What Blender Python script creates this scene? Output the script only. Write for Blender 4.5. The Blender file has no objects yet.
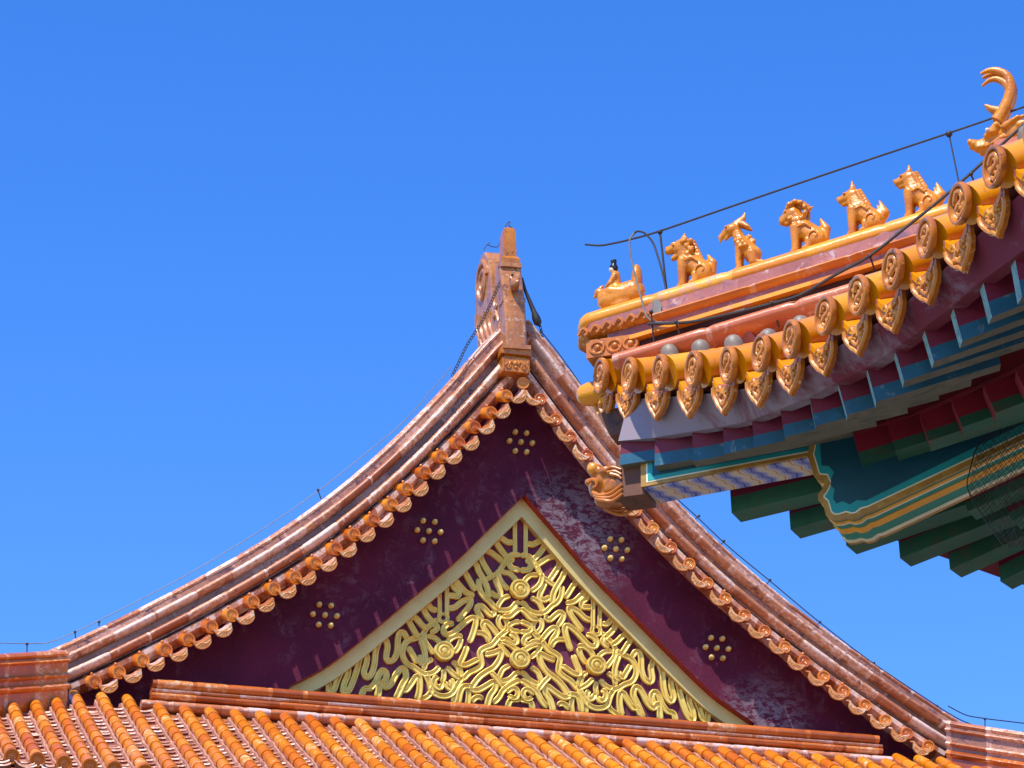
import bpy, math, random
import numpy as np
from mathutils import Vector, Matrix
R_ = math.radians
random.seed(7)
rng = np.random.default_rng(11)
scene = bpy.context.scene
COL = scene.collection

# ------------------------------------------------------------------ camera, sky, sun, exposure
ELEV, FPX = R_(23.4), 3400.0
cam_d = bpy.data.cameras.new('camera')
cam_d.sensor_width = 36.0
cam_d.lens = 36.0 * FPX / 1024.0
cam_d.clip_end = 2000
cam = bpy.data.objects.new('camera', cam_d)
COL.objects.link(cam)
cam.location = (0, 0, 0)
cam.rotation_euler = (R_(90) + ELEV, 0, 0)
scene.camera = cam

SUN_DIR = np.array([-.188, -.312, .60])          # towards the sun
SUN_DIR = SUN_DIR / np.linalg.norm(SUN_DIR)
sun_el = math.asin(SUN_DIR[2])
sun_az = math.atan2(SUN_DIR[0], SUN_DIR[1])    # clockwise from +Y

w = bpy.data.worlds.new('World'); scene.world = w; w.use_nodes = True
nt = w.node_tree; nt.nodes.clear()
sky = nt.nodes.new('ShaderNodeTexSky'); sky.sky_type = 'NISHITA'
sky.sun_disc = False
sky.sun_elevation = sun_el; sky.sun_rotation = sun_az
sky.altitude = 100; sky.air_density = 1.0; sky.dust_density = 0.0; sky.ozone_density = 4.0
hs = nt.nodes.new('ShaderNodeHueSaturation')
hs.inputs['Saturation'].default_value = 1.32
hs.inputs['Value'].default_value = 1.47
hs.inputs['Hue'].default_value = 0.5155
bg = nt.nodes.new('ShaderNodeBackground'); bg.inputs['Strength'].default_value = 0.15
wo = nt.nodes.new('ShaderNodeOutputWorld')
nt.links.new(sky.outputs[0], hs.inputs['Color'])
nt.links.new(hs.outputs[0], bg.inputs['Color'])
nt.links.new(bg.outputs[0], wo.inputs['Surface'])

sd = bpy.data.lights.new('sun', 'SUN'); sd.energy = 5.0; sd.angle = R_(.55); sd.color = (1, .93, .82)
so = bpy.data.objects.new('sun', sd); COL.objects.link(so)
so.rotation_euler = Vector(SUN_DIR).to_track_quat('Z', 'Y').to_euler()
so.location = (-8, -14, 40)

scene.view_settings.view_transform = 'Standard'
scene.view_settings.look = 'None'
scene.view_settings.exposure = 0.32
scene.view_settings.gamma = 1.0
scene.view_settings.use_curve_mapping = False

GROUND = -1.6                                   # the camera is held 1.6 m above the courtyard

# ------------------------------------------------------------------ view geometry: a pixel and a plane give a point
CF = np.array([0, math.cos(ELEV), math.sin(ELEV)])
CU = np.array([0, -math.sin(ELEV), math.cos(ELEV)])
CR = np.array([1., 0, 0])
def ray(px, py):
    return CF + CR * (px - 512) / FPX - CU * (py - 384) / FPX
# far hall frame: x along the gable, y back into the hall, z up
PSI = R_(14.1)
FO = np.array([.08, 30., 0.])
FX = np.array([math.cos(PSI), math.sin(PSI), 0]); FY = np.array([-math.sin(PSI), math.cos(PSI), 0])
def far_local(px, py, y):
    d = ray(px, py)
    p = d * (((FO + FY * y) @ FY) / (d @ FY))
    q = p - FO
    return np.array([q @ FX, y, q[2]])
# near hall frame: x along the near eave, y inwards along the other eave, origin at the roof corner
AL = R_(64)
NX = np.array([math.cos(AL), -math.sin(AL), 0]); NY = np.array([math.sin(AL), math.cos(AL), 0])
NC = 13.25 * ray(585, 392)
def near_local(px, py, depth):
    q = depth * ray(px, py) - NC
    return np.array([q @ NX, q @ NY, q[2]])
S2 = math.sqrt(.5)
def hw(h, w_, z):                               # hip-ridge coordinates -> near frame
    return np.array([(h - w_) * S2, (h + w_) * S2, z])
def near_hip(px, py, w_):                       # pixel -> point on the vertical plane w = w_ along the hip
    d = ray(px, py)
    n = (NY - NX) * S2
    p = d * (((NC + n * w_) @ n) / (d @ n))
    q = p - NC
    return np.array([q @ NX, q @ NY, q[2]])

# ------------------------------------------------------------------ mesh builder
def nrm(v):
    v = np.asarray(v, float); l = np.linalg.norm(v)
    return v / l if l > 1e-12 else v
class MB:
    def __init__(s): s.v = []; s.f = []; s.m = []; s.t = []; s.n = 0
    def add(s, verts, faces, mat=0, tint=.5):
        verts = np.asarray(verts, float).reshape(-1, 3)
        s.v.append(verts)
        for k, fc in enumerate(faces):
            s.f.append([i + s.n for i in fc]); s.m.append(mat if np.isscalar(mat) else mat[k])
            s.t.append(tint if np.isscalar(tint) else tint[k])
        s.n += len(verts); return s
    def loft(s, rings, closed=True, caps=True, mat=0, tints=None, mats=None):
        rings = [np.asarray(r, float) for r in rings]; K = len(rings[0]); N = len(rings)
        F = []; T = []; M_ = []
        for i in range(N - 1):
            for k in range(K if closed else K - 1):
                k2 = (k + 1) % K
                F.append((i * K + k, i * K + k2, (i + 1) * K + k2, (i + 1) * K + k))
                T.append(.5 if tints is None else tints[i]); M_.append(mat if mats is None else mats[k])
        if caps and closed:
            F.append(tuple(range(K))[::-1]); T.append(.5 if tints is None else tints[0]); M_.append(mat)
            F.append(tuple((N - 1) * K + k for k in range(K))); T.append(.5 if tints is None else tints[-1]); M_.append(mat)
        return s.add(np.concatenate(rings), F, M_, T)
    def sweep(s, path, prof, up=(0, 0, 1), closed=True, caps=True, mat=0, tints=None, scales=None, mats=None):
        path = np.asarray(path, float); prof = np.asarray(prof, float); rings = []
        for i, p in enumerate(path):
            a = path[max(i - 1, 0)]; b = path[min(i + 1, len(path) - 1)]
            t = nrm(b - a); side = nrm(np.cross(t, up)); u = np.cross(side, t)
            k = 1 if scales is None else scales[i]
            rings.append(p + np.outer(prof[:, 0] * k, side) + np.outer(prof[:, 1] * k, u))
        return s.loft(rings, closed, caps, mat, tints, mats)
    def tube(s, path, r, n=8, mat=0, tints=None, up=None, caps=True):
        path = np.asarray(path, float)
        if up is None:
            t = nrm(path[-1] - path[0]); up = (0, 0, 1) if abs(t[2]) < .9 else (1, 0, 0)
        a = np.linspace(0, 2 * np.pi, n, endpoint=False)
        prof = np.stack([np.cos(a), np.sin(a)], 1)
        rr = np.full(len(path), r) if np.isscalar(r) else np.asarray(r)
        return s.sweep(path, prof, up, True, caps, mat, tints, rr)
    def ball(s, c, r, seg=12, rings=8, axes=None, mat=0, tint=.5):
        r = np.array([r] * 3 if np.isscalar(r) else r, float); A = np.eye(3) if axes is None else np.asarray(axes, float)
        th = np.linspace(0, np.pi, rings + 1); ph = np.linspace(0, 2 * np.pi, seg, endpoint=False)
        V = []; F = []
        for t in th[1:-1]:
            for p in ph: V.append((math.sin(t) * math.cos(p), math.sin(t) * math.sin(p), math.cos(t)))
        V.append((0, 0, 1)); V.append((0, 0, -1)); top = len(V) - 2; bot = len(V) - 1
        for i in range(rings - 2):
            for k in range(seg):
                k2 = (k + 1) % seg; F.append((i * seg + k, (i + 1) * seg + k, (i + 1) * seg + k2, i * seg + k2))
        for k in range(seg):
            k2 = (k + 1) % seg; F.append((top, k, k2)); F.append((bot, (rings - 2) * seg + k2, (rings - 2) * seg + k))
        V = (np.array(V) * r) @ A + np.asarray(c, float)
        return s.add(V, F, mat, tint)
    def prism(s, poly, o, ax, ay, az, z0, z1, mat=0, side_mat=None, tint=.5):
        """2-D polygon in axes ax, ay at o, from z0 to z1 along az"""
        poly = np.asarray(poly, float); K = len(poly); o = np.asarray(o, float)
        b = o + np.outer(poly[:, 0], ax) + np.outer(poly[:, 1], ay)
        V = np.concatenate([b + np.asarray(az) * z0, b + np.asarray(az) * z1])
        F = [tuple(range(K))[::-1], tuple(range(K, 2 * K))] + [(k, (k + 1) % K, K + (k + 1) % K, K + k) for k in range(K)]
        sm = mat if side_mat is None else side_mat
        return s.add(V, F, [mat, mat] + [sm] * K, tint)
    def box(s, lo, hi, mat=0, tint=.5):
        lo = np.asarray(lo, float); hi = np.asarray(hi, float)
        return s.prism([(lo[0], lo[1]), (hi[0], lo[1]), (hi[0], hi[1]), (lo[0], hi[1])], (0, 0, 0), (1, 0, 0), (0, 1, 0), (0, 0, 1), lo[2], hi[2], mat, None, tint)
    def lathe(s, prof, o, axis, n=20, mat=0, tint=.5):
        """prof: (radius, distance along axis)"""
        axis = nrm(axis); a = nrm(np.cross(axis, (0, 0, 1) if abs(axis[2]) < .9 else (1, 0, 0))); b = np.cross(axis, a)
        ph = np.linspace(0, 2 * np.pi, n, endpoint=False); rings = []
        for r, h in prof:
            r = max(r, 1e-4)
            rings.append(np.asarray(o) + axis * h + np.outer(np.cos(ph) * r, a) + np.outer(np.sin(ph) * r, b))
        return s.loft(rings, True, True, mat, [tint] * (len(prof)))
    def xform(s, fn):
        s.v = [fn(v) for v in s.v]; return s
    def swapxy(s):
        s.v = [v[:, [1, 0, 2]] for v in s.v]; s.f = [f[::-1] for f in s.f]; return s
    def mesh(s, name, mats, zoff=0., sharp=38):
        me = bpy.data.meshes.new(name)
        V = np.concatenate(s.v).copy(); V[:, 2] += zoff
        me.from_pydata(V.tolist(), [], s.f)
        for m in (mats if isinstance(mats, (list, tuple)) else [mats]): me.materials.append(m)
        me.polygons.foreach_set('material_index', s.m)
        at = me.attributes.new('tint', 'FLOAT', 'FACE'); at.data.foreach_set('value', np.array(s.t, dtype=np.float32))
        me.polygons.foreach_set('use_smooth', [True] * len(s.f))
        me.update()
        me.set_sharp_from_angle(angle=R_(sharp))
        return me
    def build(s, name, mats, parent=None, zoff=None, sharp=38, label=None):
        if zoff is None: zoff = ZOFF.get(root_of(parent), 0.) if parent is not None else 0.
        o = bpy.data.objects.new(name, s.mesh(name, mats, zoff, sharp)); COL.objects.link(o)
        if parent is not None: o.parent = parent
        if label: o['label'] = label
        return o
ZOFF = {}
def root_of(o):
    while o.parent is not None: o = o.parent
    return o.name
def tag(o, label, cat, group=None, kind=None):
    if label: o['label'] = label
    if cat: o['category'] = cat
    if group: o['group'] = group
    if kind: o['kind'] = kind
    return o
def thing(name, label, cat, loc=(0, 0, 0), rz=0., zoff=0., group=None):
    o = bpy.data.objects.new(name, None); COL.objects.link(o); o.empty_display_size = .2
    o.location = [float(x) for x in loc]; o.rotation_euler = (0, 0, rz); ZOFF[o.name] = zoff
    return tag(o, label, cat, group)
def blob(mb, name, mat, parent=None, voxel=.006, smooth=3, zoff=None):
    """fuse overlapping shapes into one continuous surface"""
    tmp = mb.build('tmp_shape', mat, None, 0.)
    m1 = tmp.modifiers.new('r', 'REMESH'); m1.mode = 'VOXEL'; m1.voxel_size = voxel; m1.use_smooth_shade = True
    m2 = tmp.modifiers.new('s', 'SMOOTH'); m2.factor = .5; m2.iterations = smooth
    dg = bpy.context.evaluated_depsgraph_get(); dg.update()
    me = bpy.data.meshes.new_from_object(tmp.evaluated_get(dg)); me.name = name
    old = tmp.data; bpy.data.objects.remove(tmp); bpy.data.meshes.remove(old)
    if zoff is None: zoff = ZOFF.get(root_of(parent), 0.) if parent is not None else 0.
    if zoff: me.transform(Matrix.Translation((0, 0, zoff)))
    if len(me.materials) == 0: me.materials.append(mat)
    me.polygons.foreach_set('use_smooth', [True] * len(me.polygons))
    o = bpy.data.objects.new(name, me); COL.objects.link(o)
    if parent is not None: o.parent = parent
    return o
def spline(pts, n=8, closed=False):
    """Catmull-Rom through the points"""
    P = np.asarray(pts, float); out = []; N = len(P)
    for i in range(N if closed else N - 1):
        if closed: p0, p1, p2, p3 = P[(i - 1) % N], P[i], P[(i + 1) % N], P[(i + 2) % N]
        else:
            p1, p2 = P[i], P[i + 1]; p0 = P[i - 1] if i else 2 * p1 - p2; p3 = P[i + 2] if i + 2 < N else 2 * p2 - p1
        for t in np.arange(n) / n:
            out.append(.5 * (2 * p1 + (p2 - p0) * t + (2 * p0 - 5 * p1 + 4 * p2 - p3) * t * t + (3 * p1 - p0 - 3 * p2 + p3) * t ** 3))
    if not closed: out.append(P[-1])
    return np.array(out)
def resample(P, step):
    P = np.asarray(P, float); d = np.r_[0, np.cumsum(np.linalg.norm(np.diff(P, axis=0), axis=1))]
    n = max(2, int(round(d[-1] / step)) + 1); t = np.linspace(0, d[-1], n)
    return np.stack([np.interp(t, d, P[:, k]) for k in range(P.shape[1])], 1)
def inset(poly, d):
    """polygon offset by mitring, d > 0 shrinks a counter-clockwise outline"""
    P = np.asarray(poly, float); N = len(P); out = []
    for i in range(N):
        a, b, c = P[i - 1], P[i], P[(i + 1) % N]
        e1 = nrm(b - a); e2 = nrm(c - b)
        n1 = np.array([-e1[1], e1[0]]); n2 = np.array([-e2[1], e2[0]])
        n = nrm(n1 + n2); k = max(.5, n @ n1)
        out.append(b + n * d / k)
    out = np.array(out)
    # drop the points of a folded offset: those that came closer to the outline than the offset
    A = P; B = np.roll(P, -1, 0); keep = []
    for q in out:
        t = np.clip(((q - A) * (B - A)).sum(1) / np.maximum(((B - A) ** 2).sum(1), 1e-12), 0, 1)
        keep.append(np.linalg.norm(A + (B - A) * t[:, None] - q, axis=1).min() > abs(d) * .93)
    return out[np.array(keep)] if d > 0 else out

# ------------------------------------------------------------------ materials
def srgb(r, g, b):
    f = lambda c: (c / 255 / 12.92) if c / 255 <= .04045 else ((c / 255 + .055) / 1.055) ** 2.4
    return (f(r), f(g), f(b), 1)
def mat_new(name):
    m = bpy.data.materials.new(name); m.use_nodes = True
    t = m.node_tree; t.nodes.clear()
    o = t.nodes.new('ShaderNodeOutputMaterial'); b = t.nodes.new('ShaderNodeBsdfPrincipled')
    t.links.new(b.outputs[0], o.inputs[0])
    return m, t, b
def nd(t, typ, **kw):
    n = t.nodes.new(typ)
    for k, v in kw.items():
        if k in n.inputs: n.inputs[k].default_value = v
        else: setattr(n, k, v)
    return n
def pos(t, scale=(1, 1, 1)):
    g = nd(t, 'ShaderNodeNewGeometry'); mp = nd(t, 'ShaderNodeMapping'); mp.inputs['Scale'].default_value = scale
    t.links.new(g.outputs['Position'], mp.inputs['Vector']); return mp.outputs[0]
def noise(t, vec, scale, detail=4, rough=.6, dist=0.):
    n = nd(t, 'ShaderNodeTexNoise', Scale=scale, Detail=detail, Roughness=rough, Distortion=dist)
    t.links.new(vec, n.inputs['Vector']); return n.outputs['Fac']
def ramp(t, fac, stops, interp='LINEAR'):
    r = nd(t, 'ShaderNodeValToRGB'); cr = r.color_ramp; cr.interpolation = interp
    while len(cr.elements) > 1: cr.elements.remove(cr.elements[-1])
    cr.elements[0].position = stops[0][0]; cr.elements[0].color = stops[0][1]
    for p, c in stops[1:]:
        e = cr.elements.new(p); e.color = c
    t.links.new(fac, r.inputs[0]); return r.outputs[0]
def gray(v): return (v, v, v, 1)
def mix(t, fac, a, b, mode='MIX'):
    n = nd(t, 'ShaderNodeMix', data_type='RGBA', blend_type=mode)
    for k, x in ((0, fac), (6, a), (7, b)):
        if hasattr(x, 'links') or hasattr(x, 'is_linked'): t.links.new(x, n.inputs[k])
        else: n.inputs[k].default_value = x
    return n.outputs[2]
def math_(t, op, a, b=0., clamp=False):
    n = nd(t, 'ShaderNodeMath', operation=op, use_clamp=clamp)
    for k, x in ((0, a), (1, b)):
        if hasattr(x, 'is_linked'): t.links.new(x, n.inputs[k])
        else: n.inputs[k].default_value = x
    return n.outputs[0]
def bump(t, b, h, strength, dist):
    n = nd(t, 'ShaderNodeBump', Strength=strength, Distance=dist)
    t.links.new(h, n.inputs['Height']); t.links.new(n.outputs[0], b.inputs['Normal'])
def glaze(name, cols, worn=None, worn_at=.62, worn_soft=.05, rough=(.22, .55), sc=5., tint_amt=.6, coat=.25, bstr=.35, bdist=.006, dirt=None, dirt_at=.6):
    """glazed ceramic: tile-to-tile colour, mottling, worn or lime-stained patches"""
    m, t, b = mat_new(name); p = pos(t)
    at = nd(t, 'ShaderNodeAttribute', attribute_name='tint')
    n1 = noise(t, p, sc, 5, .65, .4)
    f = math_(t, 'ADD', math_(t, 'MULTIPLY', at.outputs['Fac'], tint_amt), math_(t, 'MULTIPLY', n1, 1.1 - tint_amt * .6))
    f = math_(t, 'SUBTRACT', f, .18, True)
    k = len(cols); c = ramp(t, f, [(.15 + .7 * i / max(1, k - 1), col) for i, col in enumerate(cols)])
    rr = rough[0]; n2 = noise(t, p, sc * 4.3, 8, .72, .6)
    if dirt is not None:
        n3 = noise(t, p, sc * 2.1, 7, .7, 1.0)
        d = ramp(t, n3, [(dirt_at, gray(0)), (dirt_at + .12, gray(1))]); c = mix(t, d, c, dirt)
    if worn is not None:
        a2 = math_(t, 'ADD', n2, math_(t, 'MULTIPLY', math_(t, 'SUBTRACT', at.outputs['Fac'], .5), .22))
        wm = ramp(t, a2, [(worn_at, gray(0)), (worn_at + worn_soft, gray(1))]); c = mix(t, wm, c, worn)
        rgh = ramp(t, a2, [(worn_at, gray(rough[0])), (worn_at + worn_soft, gray(rough[1]))]); t.links.new(rgh, b.inputs['Roughness'])
    else: b.inputs['Roughness'].default_value = rr
    t.links.new(c, b.inputs['Base Color'])
    b.inputs['Coat Weight'].default_value = coat; b.inputs['Coat Roughness'].default_value = .15
    bump(t, b, n2, bstr, bdist); return m
def paint(name, col, stain=None, stain_at=.6, soft=.08, sc=8., rough=.6, stretch=(1, 1, 1), var=.25, bstr=.3, bdist=.004, detail=8):
    m, t, b = mat_new(name); p = pos(t, stretch)
    n1 = noise(t, p, sc * .5, 5, .6); n2 = noise(t, p, sc, detail, .7, .5)
    dk = tuple(x * (1 - var) for x in col[:3]) + (1,); lt = tuple(min(1, x * (1 + var)) for x in col[:3]) + (1,)
    c = ramp(t, n1, [(.3, dk), (.7, lt)])
    if stain is not None:
        wm = ramp(t, n2, [(stain_at, gray(0)), (stain_at + soft, gray(1))]); c = mix(t, wm, c, stain)
    t.links.new(c, b.inputs['Base Color']); b.inputs['Roughness'].default_value = rough
    bump(t, b, n2, bstr, bdist); return m

AMB, ORG, DKO, YEL = srgb(226, 146, 20), srgb(214, 112, 22), srgb(150, 62, 16), srgb(240, 172, 32)
M = {}
M['tube'] = glaze('glaze_amber', [srgb(208, 120, 10), srgb(228, 146, 12), srgb(238, 165, 20)], worn=srgb(206, 140, 70), worn_at=.62, worn_soft=.12, sc=3.4, tint_amt=.45, rough=(.2, .5), bstr=.2, dirt=srgb(176, 96, 20), dirt_at=.6)
M['disc'] = glaze('glaze_disc', [srgb(164, 88, 20), srgb(198, 118, 26), srgb(214, 140, 42)], worn=srgb(220, 176, 100), worn_at=.66, sc=9., tint_amt=.2, rough=(.28, .5), dirt=srgb(70, 34, 18), dirt_at=.56)
M['drip'] = glaze('glaze_drip', [srgb(156, 84, 22), srgb(198, 114, 26), srgb(222, 144, 42)], worn=srgb(234, 200, 150), worn_at=.62, sc=9., tint_amt=.25, rough=(.3, .55), dirt=srgb(90, 44, 30), dirt_at=.58)
M['relief'] = glaze('relief_lit', [srgb(196, 112, 26), srgb(220, 142, 44), srgb(236, 172, 80)], None, sc=12., tint_amt=.1, rough=(.34, .5), coat=.1, dirt=srgb(130, 70, 30), dirt_at=.58)  # brighter copy of the tile glaze, paints raised relief as if lit
M['cap'] = paint('grey_nail_cap', srgb(124, 112, 98), srgb(176, 140, 90), .62, .06, 22., .5)
M['pinkband'] = glaze('worn_band', [srgb(140, 74, 70), srgb(170, 98, 88), srgb(190, 116, 92)], worn=srgb(126, 84, 100), worn_at=.5, worn_soft=.16, sc=5., tint_amt=.3, rough=(.5, .7), coat=.05, dirt=srgb(206, 180, 176), dirt_at=.56)
M['salmon'] = glaze('salmon_band', [srgb(178, 90, 58), srgb(200, 114, 76), srgb(208, 136, 98)], worn=srgb(222, 176, 160), worn_at=.58, worn_soft=.1, sc=5., tint_amt=.3, rough=(.32, .6), coat=.15)
M['ridgeorange'] = glaze('ridge_orange', [srgb(180, 94, 46), srgb(204, 122, 56), srgb(220, 148, 66)], worn=srgb(214, 160, 138), worn_at=.54, worn_soft=.1, sc=4., tint_amt=.5, rough=(.28, .6))
M['ridgeyellow'] = glaze('ridge_yellow', [srgb(214, 122, 22), srgb(234, 154, 24), srgb(240, 176, 48)], worn=srgb(216, 150, 110), worn_at=.57, worn_soft=.1, sc=4., tint_amt=.5, rough=(.28, .6))
M['beast'] = glaze('glaze_beast', [srgb(184, 104, 12), srgb(216, 138, 18), srgb(232, 168, 44)], worn=srgb(238, 208, 168), worn_at=.63, worn_soft=.06, sc=14., tint_amt=.0, rough=(.25, .5), dirt=srgb(120, 46, 16), dirt_at=.6, coat=.12)
M['fartube'] = glaze('far_tile_orange', [srgb(192, 88, 20), srgb(212, 114, 16), srgb(224, 134, 18), srgb(230, 150, 40)], worn=srgb(232, 190, 150), worn_at=.61, worn_soft=.08, sc=4., tint_amt=.55, rough=(.3, .65))
M['farpan'] = glaze('far_pan', [srgb(140, 74, 56), srgb(184, 120, 90), srgb(210, 168, 140)], worn=srgb(232, 214, 200), worn_at=.55, sc=6., tint_amt=.7, rough=(.5, .7), coat=.0)
M['farpandark'] = glaze('far_pan_glaze_shade', [srgb(96, 40, 24), srgb(130, 58, 30), srgb(150, 74, 40)], worn=srgb(170, 120, 96), worn_at=.66, sc=6., tint_amt=.5, rough=(.4, .7), coat=.0)  # dark pan glaze, also colours the shadow under the tile lips
M['mortar'] = paint('pink_mortar', srgb(170, 118, 100), srgb(206, 176, 160), .58, .1, 14., .85)
M['farridge'] = glaze('far_ridge', [srgb(158, 86, 50), srgb(192, 126, 86), srgb(208, 154, 116)], worn=srgb(222, 190, 174), worn_at=.49, worn_soft=.13, sc=4.6, tint_amt=.7, rough=(.42, .7), coat=.08, dirt=srgb(112, 66, 56), dirt_at=.54)
M['farridgedark'] = glaze('far_ridge_recess_shade', [srgb(136, 88, 66), srgb(166, 112, 84), srgb(182, 134, 108)], worn=srgb(196, 150, 138), worn_at=.57, worn_soft=.09, sc=5., tint_amt=.7, rough=(.45, .7), dirt=srgb(84, 50, 58), dirt_at=.52)  # darker mottled copy of the ridge glaze, recess shade put into the colour
M['farbrown'] = glaze('far_base_ridge', [srgb(146, 68, 22), srgb(190, 96, 30), srgb(206, 122, 50)], worn=srgb(220, 170, 130), worn_at=.58, worn_soft=.1, sc=4., tint_amt=.6, rough=(.28, .6))
M['farworn'] = glaze('far_worn_band', [srgb(180, 100, 50), srgb(196, 128, 90), srgb(206, 150, 130)], worn=srgb(214, 180, 170), worn_at=.5, worn_soft=.08, sc=5., tint_amt=.7, rough=(.4, .7), dirt=srgb(110, 70, 80), dirt_at=.6)
M['fardisc'] = glaze('far_disc', [srgb(184, 88, 24), srgb(206, 112, 24), srgb(220, 140, 36)], worn=srgb(206, 132, 84), worn_at=.64, sc=7., tint_amt=.6, rough=(.3, .6))
M['fardrip'] = glaze('far_drip', [srgb(190, 116, 52), srgb(212, 144, 76), srgb(224, 168, 106)], worn=srgb(236, 208, 176), worn_at=.57, sc=8., tint_amt=.6, rough=(.4, .65), dirt=srgb(130, 76, 44), dirt_at=.6)
M['finial'] = glaze('finial', [srgb(140, 84, 44), srgb(186, 118, 60), srgb(204, 146, 84)], worn=srgb(196, 166, 140), worn_at=.56, worn_soft=.08, sc=5., tint_amt=.2, rough=(.35, .65), dirt=srgb(96, 58, 40), dirt_at=.54)
M['purple'] = None
M['gold'] = None
M['redboard'] = paint('vermilion_edge', srgb(150, 26, 18), srgb(90, 20, 20), .6, .1, 14., .55)
M['dark'] = paint('dark_maroon_backing', srgb(104, 34, 62), None, sc=9., rough=.8)
M['gap'] = paint('painted_gap_shade', srgb(70, 40, 40), None, sc=9., rough=.9)  # dark tone puts the shade of the ridge gaps into the colour
M['maroon'] = paint('maroon_paint', srgb(112, 20, 52), srgb(140, 76, 84), .66, .06, 16., .6)
M['eaveboard'] = None
M['blue'] = paint('blue_green_paint', srgb(20, 92, 118), srgb(104, 130, 138), .58, .1, 18., .6)
M['olive'] = paint('weathered_underside', srgb(108, 108, 88), srgb(70, 78, 64), .5, .2, 9., .75)
M['endteal'] = paint('rafter_end_teal', srgb(120, 164, 160), srgb(66, 110, 112), .52, .1, 40., .65)
M['green'] = paint('dark_green_paint', srgb(34, 98, 72), srgb(70, 84, 58), .5, .14, 10., .6, stretch=(1, 1, 1))
M['redrafter'] = paint('red_rafter', srgb(136, 22, 42), srgb(150, 80, 90), .7, .06, 14., .6)
M['redsoffit'] = paint('red_soffit', srgb(120, 18, 30), srgb(160, 96, 96), .64, .06, 9., .7)
M['teal'] = paint('teal_paint', srgb(8, 76, 92), None, sc=9., rough=.5, var=.12)
M['teallight'] = paint('light_teal_paint', srgb(30, 158, 158), None, sc=9., rough=.5, var=.12)
M['bandgreen'] = paint('band_green', srgb(8, 140, 118), None, sc=9., rough=.5, var=.1)
M['cream'] = paint('cream_line', srgb(238, 230, 192), None, sc=20., rough=.6, var=.1)
M['goldline'] = paint('gold_line', srgb(176, 132, 52), srgb(204, 178, 96), .58, .1, 30., .45)
M['ochre'] = paint('ochre_stripe', srgb(248, 172, 34), None, sc=12., rough=.5, var=.12)
M['woodbrown'] = paint('brown_wood', srgb(104, 60, 32), srgb(66, 40, 26), .52, .14, 16., .6)
M['iron'] = paint('dark_iron', srgb(44, 40, 40), srgb(96, 60, 40), .62, .08, 40., .55)
M['steel'] = paint('grey_steel_wire', srgb(120, 116, 108), None, sc=40., rough=.45)
M['black'] = paint('black_glaze', srgb(24, 22, 24), None, sc=30., rough=.3)
M['face'] = paint('pale_face', srgb(214, 196, 180), None, sc=30., rough=.5)
M['wallred'] = paint('red_plaster', srgb(128, 40, 30), srgb(150, 72, 56), .6, .1, 2., .85)
M['column'] = paint('red_lacquer', srgb(130, 28, 20), None, sc=3., rough=.4)
M['roofback'] = paint('roof_underlay', srgb(176, 100, 40), srgb(150, 70, 40), .5, .1, 3., .7)

def mk_purple():
    m, t, b = mat_new('purple_red_board'); p = pos(t); p2 = pos(t, (1.1, 1.1, .35))
    n1 = noise(t, p, 1.3, 5, .6); n2 = noise(t, p, 7., 10, .78, .7); n3 = noise(t, p2, 3.2, 6, .7, .8); n4 = noise(t, p, 38., 6, .75)
    c = ramp(t, n1, [(.3, srgb(66, 12, 38)), (.7, srgb(94, 26, 52))])
    # pale weathering concentrates in drifting patches
    k = math_(t, 'MULTIPLY', ramp(t, n2, [(.49, gray(0)), (.60, gray(1))]), ramp(t, n3, [(.47, gray(0)), (.60, gray(1))]))
    # two large worn areas beside the lattice, where the paint has flaked to grey
    for q, rad in ((FO + FX * .5 + np.array([0, 0, 11.5]), .75), (FO + FX * 2.35 + np.array([0, 0, 9.75]), .55)):
        vm = nd(t, 'ShaderNodeVectorMath', operation='DISTANCE'); t.links.new(p, vm.inputs[0]); vm.inputs[1].default_value = tuple(float(x) for x in q)
        near_ = ramp(t, math_(t, 'DIVIDE', vm.outputs['Value'], rad), [(.3, gray(1)), (1., gray(0))])
        nf = noise(t, pos(t, (1.1, 1.1, 1.9)), 11., 10, .82, .35); fl = ramp(t, nf, [(.47, gray(0)), (.53, gray(1))])
        c = mix(t, math_(t, 'MULTIPLY', math_(t, 'MULTIPLY', near_, fl), .6), c, srgb(140, 132, 138))
    c = mix(t, math_(t, 'MULTIPLY', k, .2), c, srgb(150, 124, 136))
    sp = ramp(t, n4, [(.62, gray(0)), (.7, gray(1))]); c = mix(t, math_(t, 'MULTIPLY', sp, .22), c, srgb(150, 110, 126))
    t.links.new(c, b.inputs['Base Color']); b.inputs['Roughness'].default_value = .75; b.inputs['Specular IOR Level'].default_value = .2
    h = math_(t, 'ADD', math_(t, 'MULTIPLY', n2, .6), math_(t, 'MULTIPLY', n4, .4)); bump(t, b, h, .55, .02); return m
M['purple'] = mk_purple()
def mk_gold():
    m, t, b = mat_new('gilded_wood'); p = pos(t)
    n1 = noise(t, p, 6., 5, .6); n2 = noise(t, p, 30., 6, .7)
    c = ramp(t, n1, [(.3, srgb(224, 186, 76)), (.7, srgb(236, 208, 112))])
    k = ramp(t, n2, [(.6, gray(0)), (.74, gray(1))]); c = mix(t, math_(t, 'MULTIPLY', k, .5), c, srgb(150, 120, 60))
    t.links.new(c, b.inputs['Base Color']); b.inputs['Metallic'].default_value = .25; b.inputs['Roughness'].default_value = .36
    bump(t, b, n2, .15, .004); return m
M['gold'] = mk_gold()
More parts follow.
